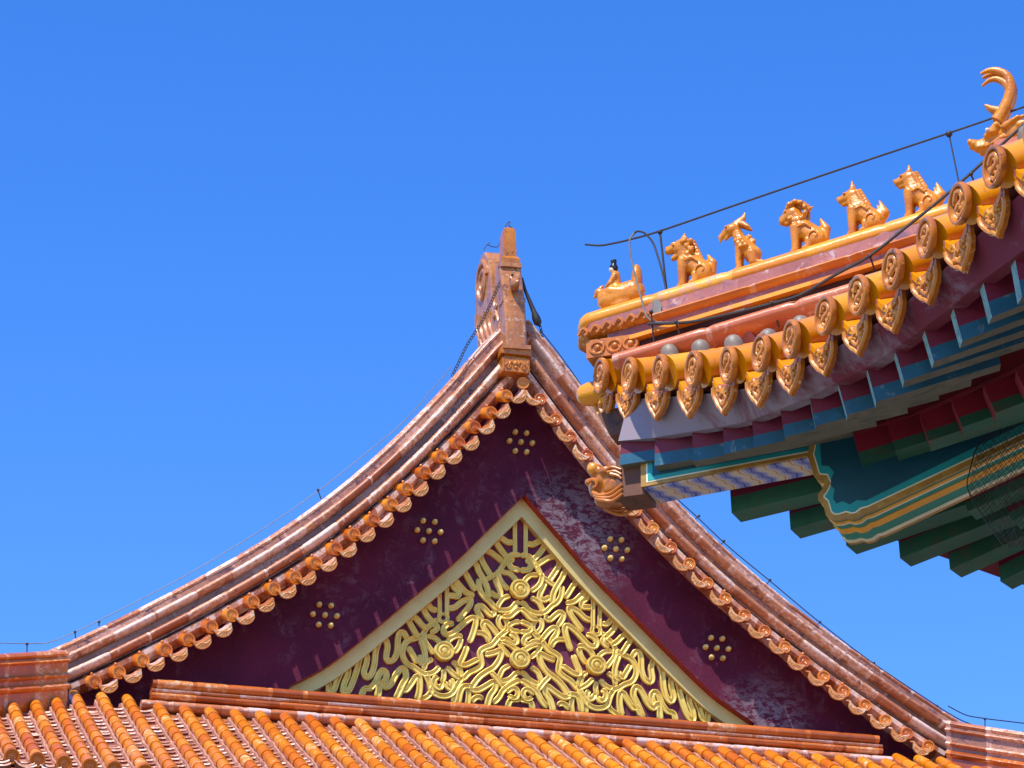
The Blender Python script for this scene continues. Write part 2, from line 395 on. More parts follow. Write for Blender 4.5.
def mk_eaveboard():
    # red board with old lime wash: the wash survives towards the corner, further along it has flaked away
    m, t, b = mat_new('eave_board'); p = pos(t); sx = nd(t, 'ShaderNodeSeparateXYZ'); t.links.new(p, sx.inputs[0])
    n = noise(t, p, 4., 7, .68, .4); n2 = noise(t, p, 22., 6, .7)
    f = math_(t, 'SUBTRACT', math_(t, 'ADD', n, math_(t, 'MULTIPLY', n2, .15)), math_(t, 'MULTIPLY', math_(t, 'SUBTRACT', sx.outputs[0], 1.0), .32))
    k = ramp(t, f, [(.46, gray(0)), (.66, gray(1))])
    c = mix(t, k, srgb(112, 30, 50), srgb(142, 128, 136)); t.links.new(c, b.inputs['Base Color']); b.inputs['Roughness'].default_value = .8
    bump(t, b, n2, .3, .004); return m
M['eaveboard'] = mk_eaveboard()
M['stud'] = paint('gilt_stud', srgb(226, 196, 112), srgb(180, 130, 60), .62, .1, 40., .35)
def mk_goldflat():
    m, t, b = mat_new('pale_gilt_border'); p = pos(t)
    n1 = noise(t, p, 5., 5, .6); n2 = noise(t, p, 26., 6, .7)
    c = ramp(t, n1, [(.3, srgb(200, 176, 100)), (.7, srgb(216, 196, 124))])
    k = ramp(t, n2, [(.6, gray(0)), (.74, gray(1))]); c = mix(t, math_(t, 'MULTIPLY', k, .4), c, srgb(166, 150, 96))
    t.links.new(c, b.inputs['Base Color']); b.inputs['Metallic'].default_value = .2; b.inputs['Roughness'].default_value = .5
    bump(t, b, n2, .15, .004); return m
M['goldflat'] = mk_goldflat()
def mk_pave():
    m, t, b = mat_new('stone_paving'); p = pos(t)
    br = nd(t, 'ShaderNodeTexBrick', Scale=1.); br.inputs['Color1'].default_value = srgb(122, 116, 106); br.inputs['Color2'].default_value = srgb(108, 102, 94)
    br.inputs['Mortar'].default_value = srgb(110, 104, 98); br.inputs['Mortar Size'].default_value = .01; br.inputs['Brick Width'].default_value = .9; br.inputs['Row Height'].default_value = .45
    t.links.new(p, br.inputs['Vector']); n1 = noise(t, p, 2., 6, .6)
    c = mix(t, math_(t, 'MULTIPLY', n1, .4), br.outputs[0], srgb(130, 122, 112)); t.links.new(c, b.inputs['Base Color']); b.inputs['Roughness'].default_value = .85
    bump(t, b, n1, .2, .01); return m
M['pave'] = mk_pave()

# ------------------------------------------------------------------ ground
g = MB().add([(-400, -400, GROUND), (400, -400, GROUND), (400, 400, GROUND), (-400, 400, GROUND)], [(0, 1, 2, 3)]).build('ground', M['pave'])
tag(g, 'pale grey stone paving of the courtyard', None, kind='structure')

# =================================================================== FAR HALL (gable, rake tiles, skirt roof)
hall = thing('palace_hall', 'large hall behind with orange tiled roof and a purple gable holding a gilded lattice', 'building', (FO[0], FO[1], GROUND), PSI, -GROUND)
AX = -.035                                                                # axis of the gable
RD = np.array([.165, .318, .47, .623, .787, .948, 1.109, 1.272, 1.437, 1.614, 1.787, 1.97, 2.151, 2.346, 2.538, 2.725, 2.913, 3.115, 3.318, 3.521, 3.725, 3.932])
RZ = np.array([12.695, 12.505, 12.337, 12.162, 12.007, 11.828, 11.647, 11.478, 11.31, 11.15, 10.992, 10.838, 10.686, 10.551, 10.408, 10.272, 10.137, 10.008, 9.888, 9.763, 9.645, 9.538])
_bd = [0, .13, .38, .56, .76, .99, 1.19, 1.46, 1.89, 2.24, 2.54, 2.93, 3.13, 3.62, 4.12, 4.3]
_bz = [13.2, 13.03, 12.7, 12.47, 12.22, 11.97, 11.74, 11.46, 11.08, 10.81, 10.58, 10.31, 10.19, 9.875, 9.59, 9.49]
PB = np.polyfit(_bd, _bz, 5)
RZ = RZ + .04
fB = lambda d: np.polyval(PB, max(d, .1) if np.isscalar(d) else np.maximum(d, .1)) + .033 + (1.15 * np.maximum(.1 - d, 0))
def fBn(d):                                                              # outward normal of the rake line in the gable plane
    s = (fB(d + .02) - fB(d - .02)) / .04
    return nrm([-s, 1.])
def rake_ridge(sgn):
    ds = [-.16]
    while ds[-1] < 4.2:
        n = fBn(ds[-1]); ds.append(ds[-1] + .03 * n[1])
    ds = np.array(ds); L = np.arange(len(ds)) * .03
    H = .355
    def ringset(prof, joint, amp, phase=0.):
        rings, tints = [], []
        tr = rng.random(80)
        for d, l in zip(ds, L):
            n = fBn(d); k = int((l + phase) / joint); fr = ((l + phase) / joint) % 1
            sc = 1 - (amp if fr < .07 else 0) + .012 * tr[(k * 7) % 80]
            pc = np.mean(prof, axis=0)
            pr = (prof - pc) * sc + pc
            x = AX + sgn * (d + n[0] * pr[:, 0] * H); z = fB(d) + n[1] * pr[:, 0] * H
            rings.append(np.stack([x, pr[:, 1], z], 1)); tints.append(tr[k % 80] if fr >= .07 else .3 + .7 * tr[(k * 13 + 5) % 80])
        return rings, tints
    def arc(v, y, rv, ry, a0=0, a1=360, n=14):
        a = np.radians(np.linspace(a0, a1, n, endpoint=(a1 - a0) < 360)); return np.stack([v + rv * np.sin(a), y - ry * np.cos(a)], 1)
    def part(name, prof, mat, joint=.42, amp=.12, ph=0.):
        r, t = ringset(np.asarray(prof), joint, amp, ph); MB().loft(r, True, True, 0, t).build(name, mat, hall, sharp=65)
    part('ridge_core', [(0., -.10), (.84, -.10), (.84, .22), (0, .22)], M['farridgedark'], .42, .0)
    part('ridge_base_shade', [(-.015, -.1), (.02, -.1), (.02, .2), (-.015, .2)], M['gap'], .42, .0)  # dark line painted for the shade where ridge meets tiles
    part('ridge_moulding', arc(.16, -.10, .125, .10), M['farridge'], .42, .08, .1)
    part('ridge_moulding', arc(.56, -.10, .115, .11), M['farridge'], .42, .08, .25)
    part('ridge_band', [(.66, -.13), (.8, -.13), (.8, -.09), (.66, -.09)], M['farridgedark'], .3, .0)
    part('ridge_cap', arc(.86, .04, .15, .18), M['farridge'], .36, .08, .15)
    part('ridge_moulding', arc(.4, .22, .3, .08), M['farridge'], .42, .06, .0)
for sg in (-1, 1): rake_ridge(sg)

# rake tiles: short tubes end-on to the viewer with round caps, drip plates hanging between them
def ring_disc(mb, o, ax, r):
    mb.lathe([(r * .2, .0), (r, .0), (r * 1.04, .012), (r, .024), (r * .82, .024), (r * .74, .014), (r * .6, .014), (r * .52, .019), (r * .4, .015), (r * .28, .019), (r * .2, .016), (0, .02)], o, ax, 18)
def rake_tile(c, sg):
    back = nrm([-.27 if sg < 0 else .22, .85, .34]); face = nrm([.3 if sg < 0 else -.06, -1, -.04])
    t = MB(); path = [c + back * k for k in (0., .05, .12, .2, .26)]
    t.tube(path, [.057, .056, .057, .058, .058], 14, tints=[rng.random()] * 5)
    o = t.build('rake_tile', M['fartube'] if sg > 0 else M['fardisc'], hall)
    d = MB(); ring_disc(d, c - face * -.002 - face * .0, face, .064 if sg < 0 else .058); d.t = [rng.random()] * len(d.t)
    d.build('round_cap', M['fardisc'], o)
    if sg < 0 or rng.random() < .5:
        n = MB(); q = c + back * .07 + np.array([0, 0, .075]); n.ball(q, (.015, .015, .018), 8, 6); n.build('nail', M['fardisc'], o)
def rake_drip(p, sg, tan):
    """pan tile mouth: sagging lip with a rounded wave-carved plate hanging below"""
    ux = nrm([tan[0], 0, tan[1]]); face = nrm([.12 if sg < 0 else .05, -1, -.18]); uz = nrm(np.cross(ux, face)); uz = uz if uz[2] > 0 else -uz
    # ease the plate towards upright: it hangs more level than the rake
    ux = nrm(ux * .75 + np.array([.25 * np.sign(ux[0]), 0, 0])); uz = np.cross(ux, face); uz = nrm(uz if uz[2] > 0 else -uz)
    n = 13; X = np.linspace(-1, 1, n)
    top = np.stack([X * .09, .005 - .035 * (1 - X ** 2)], 1); low = np.stack([X[::-1] * .09, -.005 - .09 * np.sqrt(np.clip(1 - X[::-1] ** 2, 0, 1))], 1)
    poly = np.concatenate([top, low[1:-1]])
    m = MB(); m.prism(poly, p, ux, uz, -face, -.012, .014, tint=rng.random())
    o = m.build('drip_plate', M['fardrip'], hall)
    r = MB()
    for dz, hwid, ph in ((-.045, .07, 0), (-.062, .055, 1.2), (-.079, .035, 2.)):
        xx = np.linspace(-hwid, hwid, 11); zz = dz + .007 * np.sin(xx / .018 + ph) + .0
        r.tube([p + ux * a + uz * b + face * .013 for a, b in zip(xx, zz)], .006, 5, up=tuple(face))
    edge = low[1:-1] * .97 + np.array([0, .003])
    r.tube([p + ux * a + uz * b + face * .012 for a, b in edge], .008, 6, up=tuple(face))
    r.build('wave_relief', M['fardrip'], o)
    pn = MB(); rings = []
    for k in (0., .1, .25): rings.append(np.array([p + ux * a + uz * b + np.array([0, .93, .36]) * k for a, b in np.concatenate([top, top[::-1] - [0, .014]])]))
    pn.loft(rings, True, True, 0, [rng.random()] * 3); pn.build('pan_tile', M['farworn'], o)
YD = -.23
c0 = np.array([AX, YD, 12.885]); rake_tile(c0, 1)
for sg in (-1, 1):
    P = [np.array([AX + sg * d, YD, z]) for d, z in zip(RD, RZ)]
    for c in P: rake_tile(c + rng.normal(0, .004, 3), sg)
    for a, b in zip([c0] + P[:-1], P):
        tn = nrm([b[0] - a[0], b[2] - a[2]]); mid = (a + b) / 2 + np.array([.0, -.11, -.088]) ; rake_drip(mid + rng.normal(0, .004, 3), sg, tn)
    # mortar-coloured bedding under the ridge, behind the tile tubes
    ds = np.linspace(.02, 4.15, 60); rings = []
    for d in ds:
        n = fBn(d); x = AX + sg * d; z = fB(d)
        rings.append(np.array([(x, -.02, z), (x, -.08, z - .005), (x - sg * n[0] * .03, -.165, z - .04), (x - sg * n[0] * .06, -.16, z - .08), (x - sg * n[0] * .08, -.08, z - .12), (x - sg * n[0] * .1, .02, z - .12)]))
    MB().loft(rings, True, True, 0, list(rng.random(60))).build('tile_bedding', M['farridge'], hall)

# gable board with a recessed triangle
GLd = [(287, 688), (327, 665), (373.7, 630.6), (405, 604), (452, 565), (483, 533.7), (519, 498)]
GRd = [(750, 727), (708, 698), (662, 651), (640, 629), (588, 576), (556, 540), (519, 498)]
YG = .14
def edge_curve(pl, y):
    q = np.array([far_local(x, y_, y) for x, y_ in pl]); return spline(q, 6)
gl = edge_curve(GLd, YG - .035); gr = edge_curve(GRd, YG - .035)
gaxis = (gl[0][0] + gr[0][0]) / 2
gh = [((gr[i][0] - gl[i][0]) / 2, (gr[i][2] + gl[i][2]) / 2) for i in range(len(gl))][::-1]      # symmetric half outline, apex first
gh = np.array(gh); gh[0, 0] = 0.
pb = MB()
tt = np.linspace(0, 1, len(gh))
for sg in (-1, 1):
    outer = []
    for t in tt:
        d = 4.05 * t; outer.append((AX + sg * d, np.interp(d, np.r_[0, RD, 4.3], np.r_[12.86, RZ, 9.4]) + .06))
    V = []; F = []
    for (xo, zo), (h, z) in zip(outer, gh):
        V += [(xo, 0, zo), (gaxis + sg * h, 0, z), (gaxis + sg * h, YG, z), (xo, .1, zo)]
    for i in range(len(gh) - 1):
        a = 4 * i; b = 4 * i + 4
        F += [(a, a + 1, b + 1, b), (a + 1, a + 2, b + 2, b + 1)]
    pb.add(V, F, [0, 1] * (len(gh) - 1))
    k = 4 * (len(gh) - 1)
    xo, zo = outer[-1]; xi = gaxis + sg * gh[-1][0]; zi = gh[-1][1]
    pb.add([(xo, 0, zo), (xi, 0, zi), (xi, 0, 9.2), (xo, 0, 9.2)], [(0, 1, 2, 3)], 0)
pb.add([(gaxis - 2.3, 0, 9.62), (gaxis + 2.3, 0, 9.62), (gaxis + 2.3, 0, 9.2), (gaxis - 2.3, 0, 9.2)], [(0, 1, 2, 3)], 0)
gable = pb.build('gable_board', [M['purple'], M['redboard']], hall)
bk = MB(); bk.add([(gaxis - 2.6, YG + .05, 9.5), (gaxis + 2.6, YG + .05, 9.5), (gaxis, YG + .05, 12.2)], [(0, 1, 2)]); bk.build('backing_panel', M['dark'], gable)
# gilt border
bb = MB()
for sg in (-1, 1):
    rings = []; W = .125
    for i, (h, z) in enumerate(gh):
        a = gh[max(i - 1, 0)]; b = gh[min(i + 1, len(gh) - 1)]; t = nrm(b - a); n = np.array([-abs(t[1]), -abs(t[0])])   # inward
        h2, z2 = h + n[0] * W, z + n[1] * W
        if h2 < 0: z2 = gh[0, 1] - W / abs(t[0]); h2 = 0.
        h1, z1 = (h + .02, z + .02) if i else (0., z + .05)
        rings.append(np.array([(gaxis + sg * h1, YG - .035, z1), (gaxis + sg * h2, YG - .035, z2), (gaxis + sg * h2, YG + .05, z2), (gaxis + sg * h1, YG + .05, z1)]))
    bb.loft(rings, True, False)
orn = bb.build('gilt_border', M['goldflat'], hall, sharp=25)

# studs
def studs(cx, cz):
    for k in range(7):
        x, z = (cx, cz) if k == 6 else (cx + .112 * math.cos(k * math.pi / 3), cz + .112 * math.sin(k * math.pi / 3))
        MB().lathe([(.022, 0), (.027, .015), (.027, .035), (.021, .056), (.012, .068), (0, .071)], (x, -.001, z), (0, -1, 0), 12).build('gilt_stud', M['stud'], hall)
for px, py in ((521, 442), (429, 531), (616, 549), (325, 615), (717, 648)):
    q = far_local(px, py, -.03); studs(q[0], q[2])

# ---- gilt ribbon lattice, traced on the left half and mirrored (ornament is symmetric)
ZW = {1: (440, 495), 2: (440, 570), 3: (440, 640), 4: (370, 560), 5: (370, 630), 6: (290, 630)}
def tr(w, pts): return [(ZW[w][0] + x / 10.24, ZW[w][1] + y / 10.24) for x, y in pts]
RIB = [  # (traced centre line in the photograph, half-width factor)
 (tr(1, [(772, 215), (774, 420), (776, 610)]), .72),
 (tr(1, [(765, 472), (705, 475), (650, 440), (600, 420), (572, 450), (610, 520), (665, 595), (705, 645)]), 1),
 (tr(1, [(540, 830), (490, 750), (438, 660), (420, 592), (455, 552), (520, 570), (590, 620), (650, 670), (690, 700)]), 1),
 (tr(1, [(815, 603), (740, 603), (695, 650), (645, 720), (612, 790)]), .9),
 (tr(1, [(775, 650), (735, 652), (718, 695), (745, 738), (800, 752)]), 1),
 (tr(2, [(370, 205), (330, 140), (285, 60), (250, 0), (262, -70), (310, -90), (370, -68), (400, 0), (440, 70), (480, 150), (497, 215), (500, 285)]), 1),
 (tr(2, [(605, -20), (612, 60), (650, 130), (715, 190)]), .9), (tr(2, [(640, 8), (720, 22), (770, 70), (800, 120)]), .9),
 (tr(2, [(725, 255), (655, 282), (608, 345), (596, 395)]), .9), (tr(2, [(795, 325), (735, 388), (660, 405), (590, 392)]), .95),
 (tr(2, [(400, 80), (410, 180), (450, 260), (510, 310), (560, 370), (605, 402)]), .95),
 (tr(2, [(460, 88), (530, 62), (600, 15)]), .8),
 (tr(2, [(572, 70), (600, 140), (627, 205), (620, 250), (570, 248), (515, 205)]), 1),
 (tr(2, [(360, 255), (275, 222), (215, 160), (162, 103), (133, 120), (150, 170), (195, 215), (190, 262), (140, 255), (85, 255)]), 1),
 (tr(2, [(90, 385), (160, 370), (210, 330), (262, 300), (322, 290), (312, 350), (260, 420), (185, 510)]), 1),
 (tr(2, [(150, 538), (80, 552), (40, 600), (60, 650), (120, 650), (190, 592), (270, 522), (340, 482), (372, 505), (362, 580), (330, 680), (305, 735)]), 1),
 (tr(2, [(445, 505), (398, 425), (385, 378), (420, 355), (470, 395), (525, 452), (562, 440), (545, 402)]), 1),
 (tr(2, [(512, 730), (502, 655), (462, 592), (445, 542), (480, 520), (530, 560), (590, 640), (625, 690)]), 1),
 (tr(2, [(365, 632), (440, 640), (490, 682), (505, 730)]), .9),
 (tr(2, [(640, 450), (605, 495), (620, 560), (668, 605), (702, 560), (682, 492), (640, 450)]), .85),
 (tr(2, [(650, 470), (720, 470), (770, 428), (815, 395)]), 1),
 (tr(2, [(815, 520), (750, 535), (715, 570), (750, 610), (815, 622)]), .9),
 (tr(2, [(710, 590), (655, 640), (600, 690), (545, 755), (470, 785), (420, 825), (430, 900), (432, 965), (370, 1012), (310, 1040), (260, 1090), (212, 1112)]), 1),
 (tr(2, [(720, 640), (780, 678), (792, 730), (742, 742), (690, 705), (620, 700)]), 1),
 (tr(3, [(612, 10), (660, 90), (722, 155)]), .9), (tr(3, [(640, 5), (720, 40), (785, 90)]), .9),
 (tr(3, [(725, 250), (652, 292), (610, 385)]), .9), (tr(3, [(795, 325), (722, 390), (640, 412), (612, 395), (650, 480)]), .95),
 (tr(3, [(287, 55), (255, 140), (215, 238), (275, 247), (340, 217), (405, 185)]), 1),
 (tr(3, [(470, 142), (560, 122), (632, 98), (622, 180), (560, 270), (490, 312), (420, 362), (362, 430), (330, 492), (400, 502), (480, 462), (560, 418), (575, 480), (522, 560), (488, 680)]), 1.05),
 (tr(3, [(525, 315), (590, 390), (645, 475)]), .9),
 (tr(3, [(340, 470), (252, 468), (215, 530), (195, 640)]), 1), (tr(3, [(290, 475), (302, 560), (290, 660)]), .9), (tr(3, [(335, 630), (365, 588), (415, 578), (440, 605)]), 1),
 (tr(3, [(555, 640), (615, 575), (652, 510), (722, 452), (800, 410), (815, 408)]), 1),
 (tr(3, [(690, 530), (742, 490), (792, 500), (802, 560), (760, 592), (705, 560)]), .9), (tr(3, [(700, 690), (728, 612), (815, 602)]), 1),
 (tr(3, [(155, 205), (208, 280), (226, 380), (202, 452), (162, 492), (150, 640)]), .95), (tr(3, [(85, 270), (140, 340), (215, 392)]), .9),
 (tr(4, [(716, 290), (722, 430), (724, 570)]), .72), (tr(4, [(792, 225), (795, 400), (796, 560)]), .72),
 (tr(4, [(760, 530), (800, 560), (795, 610), (755, 625), (718, 600), (722, 550), (760, 530)]), .7),
 (tr(4, [(700, 500), (642, 490), (592, 432), (552, 442), (560, 500), (600, 570), (650, 622), (705, 695)]), 1),
 (tr(4, [(500, 790), (442, 690), (405, 620), (430, 572), (480, 592), (540, 660), (595, 705)]), 1),
 (tr(4, [(545, 770), (585, 690), (655, 635), (705, 590)]), .9), (tr(4, [(625, 735), (690, 702), (690, 640)]), .9),
 (tr(5, [(560, 15), (568, 100), (620, 180), (655, 235)]), .9), (tr(5, [(590, 48), (660, 62), (720, 110), (740, 155)]), .9),
 (tr(5, [(785, 145), (830, 82), (900, 50), (955, 62)]), .95), (tr(5, [(870, 225), (922, 150), (942, 70)]), .95),
 (tr(5, [(650, 285), (580, 330), (556, 405)]), .9), (tr(5, [(725, 365), (652, 430), (555, 445)]), .95),
 (tr(5, [(850, 305), (910, 370), (930, 480)]), .9), (tr(5, [(790, 365), (850, 430), (915, 482)]), .9),
 (tr(5, [(560, 40), (480, 70), (392, 100), (347, 170), (342, 250), (382, 330), (460, 375), (520, 420), (580, 455), (620, 540), (645, 620), (705, 660), (780, 670), (850, 640), (900, 560), (945, 485)]), 1),
 (tr(5, [(520, 85), (552, 170), (570, 250), (560, 322), (505, 335)]), .95), (tr(5, [(395, 160), (448, 250), (482, 310), (525, 285), (518, 240)]), 1),
 (tr(5, [(762, 385), (766, 470), (745, 530)]), .9), (tr(5, [(708, 468), (664, 500), (672, 560), (722, 588), (748, 545)]), 1), (tr(5, [(770, 520), (800, 572), (842, 585), (855, 530), (828, 495)]), 1),
 (tr(5, [(88, 690), (108, 525), (160, 582), (220, 542), (270, 452), (322, 390), (362, 402), (372, 480), (332, 560), (268, 700)]), 1.05),
 (tr(5, [(285, 690), (330, 602), (372, 612), (430, 542), (480, 468), (512, 490), (515, 600), (490, 710)]), 1.05),
 (tr(5, [(505, 700), (580, 682), (630, 632), (655, 560)]), 1),
 (tr(6, [(200, 590), (280, 582), (330, 520), (365, 478), (397, 520), (402, 622), (450, 612), (490, 500), (530, 420), (572, 368), (602, 390), (590, 470), (560, 540), (550, 632), (600, 622), (650, 520), (690, 400), (715, 290), (755, 228), (792, 260), (785, 340), (762, 420), (790, 482), (840, 440), (870, 340), (885, 200), (920, 110), (975, 82), (1004, 160), (990, 260), (1010, 312), (1070, 290), (1104, 200), (1110, 80), (1130, 20), (1170, 20), (1205, 85)]), 1),
 (tr(6, [(735, 680), (765, 597), (830, 585), (885, 520), (915, 450), (955, 402), (992, 430), (985, 500), (930, 560), (895, 690)]), 1.05),
]
YR = YG + .045
_w = .030
RPROF = np.array([(-1, 0), (-.99, .7), (-.86, .97), (-.62, 1.0), (-.42, .80), (-.25, .56), (0, .5), (.25, .56), (.42, .80), (.62, 1.0), (.86, .97), (.99, .7), (1, 0)]) * [_w, .030]
lat = MB(); inside = np.vstack([[(gaxis + h, z) for h, z in gh], [(gaxis - h, z) for h, z in gh[::-1]]])
for k, (pl, wf) in enumerate(RIB):
    q = np.array([far_local(x, y, YG) for x, y in pl]); q = np.vstack(([[(gaxis, YG, q[0][2])]] if .006 < abs(q[0][0] - gaxis) < .05 and abs(q[0][0] - q[1][0]) > abs(q[0][2] - q[1][2]) * .6 else []) + [q] + ([[(gaxis, YG, q[-1][2])]] if .006 < abs(q[-1][0] - gaxis) < .05 and abs(q[-1][0] - q[-2][0]) > abs(q[-1][2] - q[-2][2]) * .6 else [])); q = resample(spline(q, 6), .02)
    hi = YR + .004 * ((k * 37) % 5) - .008
    for mir in (0, 1):
        pth = np.stack([(2 * gaxis - q[:, 0]) if mir else q[:, 0], np.full(len(q), hi), q[:, 2]], 1)
        foot = lambda a, b: [a + (a - b) * f / max(1e-6, np.linalg.norm(a - b)) * .05 for f in (.6, 1.2)]
        if pth[0, 2] < 9.75: pth = np.vstack([foot(pth[0], pth[1])[::-1], pth])
        if pth[-1, 2] < 9.75: pth = np.vstack([pth, foot(pth[-1], pth[-2])])
        # cross-section: x across the ribbon, height towards the viewer
        e0 = np.array([.6] + [1.] * (len(pth) - 2) + [.6])
        lat.sweep(pth, RPROF, up=(0, -1, 0), closed=True, caps=True, scales=e0 * wf)
lat.build('ribbon_lattice', M['gold'], orn, sharp=60)
def medallion(px, py):
    q = far_local(px, py, YR); m = MB(); o = (q[0], YR, q[2]); k = 1.
    m.lathe([(.097, 0), (.097, .05), (.09, .066), (.078, .066), (.07, .05), (.062, .05), (.055, .066), (.044, .07), (.036, .052), (.03, .052), (.022, .07), (0, .076)], o, (0, -1, 0), 28)
    m.build('medallion', M['gold'], orn)
for px, py in ((519, 590.5), (519.3, 660), (443.2, 652.3), (595.4, 666.5)): medallion(px, py)

# ---- base ridge along the foot of the gable
def along_x(name, prof, mat, x0, x1, step=.32, amp=.04, mitre=0.):
    xs = np.arange(x0, x1, .04); pr = np.asarray(prof, float); pc = pr.mean(0); rings = []; tn = []; trd = rng.random(90)
    for x in xs:
        k = int((x - x0) / step); fr = ((x - x0) / step) % 1; s = (1 - amp if fr < .1 else 1) + .01 * trd[(k * 5) % 90]
        q = (pr - pc) * s + pc
        xe = np.full(len(q), x)
        if mitre:
            e = min(1., (x - x0) / .25, (x1 - x) / .25)
            q = np.stack([q[:, 0], q[:, 1] - (1 - e) * mitre * np.clip((q[:, 1] - 9.34) / .25, 0, 1)], 1)
        rings.append(np.stack([xe, q[:, 0], q[:, 1]], 1)); tn.append(trd[k % 90] if fr >= .06 else trd[(k * 11 + 3) % 90])
    return MB().loft(rings, True, True, 0, tn).build(name, mat, hall, sharp=65)
def arc2(y, z, ry, rz, a0=0, a1=360, n=14):
    a = np.radians(np.linspace(a0, a1, n, endpoint=(a1 - a0) < 360)); return [(y - ry * math.cos(t), z + rz * math.sin(t)) for t in a]
along_x('base_ridge_core', [(-.24, 9.36), (-.24, 9.58), (.0, 9.58), (.0, 9.36)], M['gap'], -3.46, 3.42)
along_x('base_ridge_cap', arc2(-.215, 9.585, .125, .058), M['farbrown'], -3.46, 3.42, .34, .05)
along_x('base_ridge_moulding', [(-.315, 9.505), (-.325, 9.515), (-.325, 9.53), (-.31, 9.535), (-.2, 9.535), (-.2, 9.505)], M['farworn'], -3.47, 3.43, .4, .02)
along_x('base_ridge_moulding', arc2(-.275, 9.475, .06, .032), M['farbrown'], -3.47, 3.43, .38, .04)
along_x('base_ridge_shade_strip', [(-.25, 9.39), (-.26, 9.40), (-.26, 9.45), (-.2, 9.45), (-.2, 9.39)], M['gap'], -3.46, 3.42)  # dark strip drawn in for the shaded gap under the moulding
along_x('base_ridge_foot', arc2(-.31, 9.37, .09, .048), M['farworn'], -3.56, 3.5, .228, .10)

# ---- skirt roof below the gable: tile rows and pans
SL = R_(28.0)
def skirt_pt(x, l, lift=0.):
    """point on the skirt roof l metres down the slope; the eave turns up towards the left corner"""
    u = max(0., (-3.4 - x) / 4.0); up = .36 * min(1.2, u) ** 2 * (l / 3.4) ** 2 + .05 * (l / 3.4) ** 2
    return np.array([x, -.42 - l * math.cos(SL), 9.35 - l * math.sin(SL) + up + lift])
rows_x = [-5.16, -4.96, -4.76, -4.551, -4.35, -4.157, -3.915, -3.685, -3.443] + list(np.linspace(-3.215, 3.321, 30)) + list(3.321 + .218 * np.arange(1, 9))
SLEN = 3.38
for i, x in enumerate(rows_x):
    l0 = 0.
    if x < -4.3: l0 = (-4.3 - x) * .86 - .08
    if x > 4.25: l0 = (x - 4.25) * 1.02
    if -4.3 < x < -3.5: l0 = -.12
    if 3.45 < x < 4.25: l0 = -.12
    if -3.5 < x < 3.45: l0 = .2
    m = MB(); tl = .285; n = int((SLEN - l0) / tl) + 1
    for k in range(n):
        a = l0 + k * tl; b = min(a + tl + .012, SLEN)
        if b - a < .05: continue
        ls = np.linspace(a, b, 4); rr = np.array([.046, .051, .053, .0545]) * rng.uniform(.97, 1.03)
        pth = [skirt_pt(x + rng.normal(0, .0015), l, .01) for l in ls]
        tv = float(np.clip(rng.normal(.5, .24), 0, 1))
        m.tube(pth, rr, 12, tints=[tv] * 4)
    row = m.build('tile_row', M['fartube'], hall, sharp=50)
    e = skirt_pt(x, SLEN, .0); dd = MB(); ring_disc(dd, e, nrm([0, -1, -.35]), .062); dd.build('round_cap', M['fardisc'], row)
    ms = MB()                                                            # lime bedding along both flanks of the row
    for s in (-1,):
        ls = np.arange(l0, SLEN, .08)
        ms.sweep([skirt_pt(x + s * (.050 + rng.normal(0, .004)), l, -.026 + rng.normal(0, .006)) for l in ls], [(-.015, -.03), (-.013, .0), (0, .006), (.011, .0), (.015, -.03)])
    ms.build('lime_bedding', M['mortar'], row)
    if i + 1 < len(rows_x):
        x2 = rows_x[i + 1]; xc = (x + x2) / 2; hwid = (x2 - x) / 2 - .02; p = MB(); a0 = max(l0, -.1); l = a0
        while l < SLEN:
            X = np.linspace(-1, 1, 7); r0, r1 = [], []
            le = l + .2; tv = float(np.clip(rng.normal(.5, .3), 0, 1)); j = rng.normal(0, .004)
            tl_ = [(xc + u * hwid, l, -.05 - .028 * (1 - u * u) + .000) for u in X]; tb_ = [(xc + u * hwid, le, -.05 - .028 * (1 - u * u) + .03 + j) for u in X]
            top = [skirt_pt(*q) for q in tl_]; bot = [skirt_pt(*q) for q in tb_]; lip = [b + np.array([0, -.007, -.015]) for b in bot]; low_ = [b + np.array([0, .02, -.045]) for b in bot]  # low_ strip, in the dark material, paints the shadow beneath each lip
            K = len(X); F = [(g_ * K + k, g_ * K + k + 1, g_ * K + K + k + 1, g_ * K + K + k) for g_ in range(3) for k in range(K - 1)]
            p.add(top + bot + lip + low_, F, [0] * (K - 1) + [1] * (K - 1) + [0] * (K - 1), tv); l += .16
        p.build('pan_tiles', [M['farpandark'], M['farpan']], hall, sharp=30)
# roof deck under the skirt and the main slopes behind the gable
dk = MB(); V = []
for x in np.linspace(-5.4, 5.2, 30):
    for l in (-.2, 1.2, 2.4, SLEN - .02): V.append(skirt_pt(x, max(l, (abs(x) - 4.3) * .9), -.1))
dk.add(V, [(4 * i + j, 4 * i + j + 1, 4 * i + j + 5, 4 * i + j + 4) for i in range(29) for j in range(3)]); dk.build('roof_deck', M['roofback'], hall)
for sg in (-1, 1):
    rings = []
    for d in np.linspace(.02, 4.25, 24): rings.append(np.array([(AX + sg * d, .05, fB(d)), (AX + sg * d, 16., fB(d))]))
    MB().loft(rings, False, False).build('roof_slope', M['roofback'], hall)
# body of the hall below the eaves, hidden from here
hb = MB(); hb.box((-6.2, -1.2, GROUND), (6.2, 16, 7.6)); hb.build('wall', M['wallred'], hall)
for x in (-6, -3, 0, 3, 6): MB().tube([(x, -2.2, GROUND), (x, -2.2, 7.7)], .28, 20).build('column', M['column'], hall)

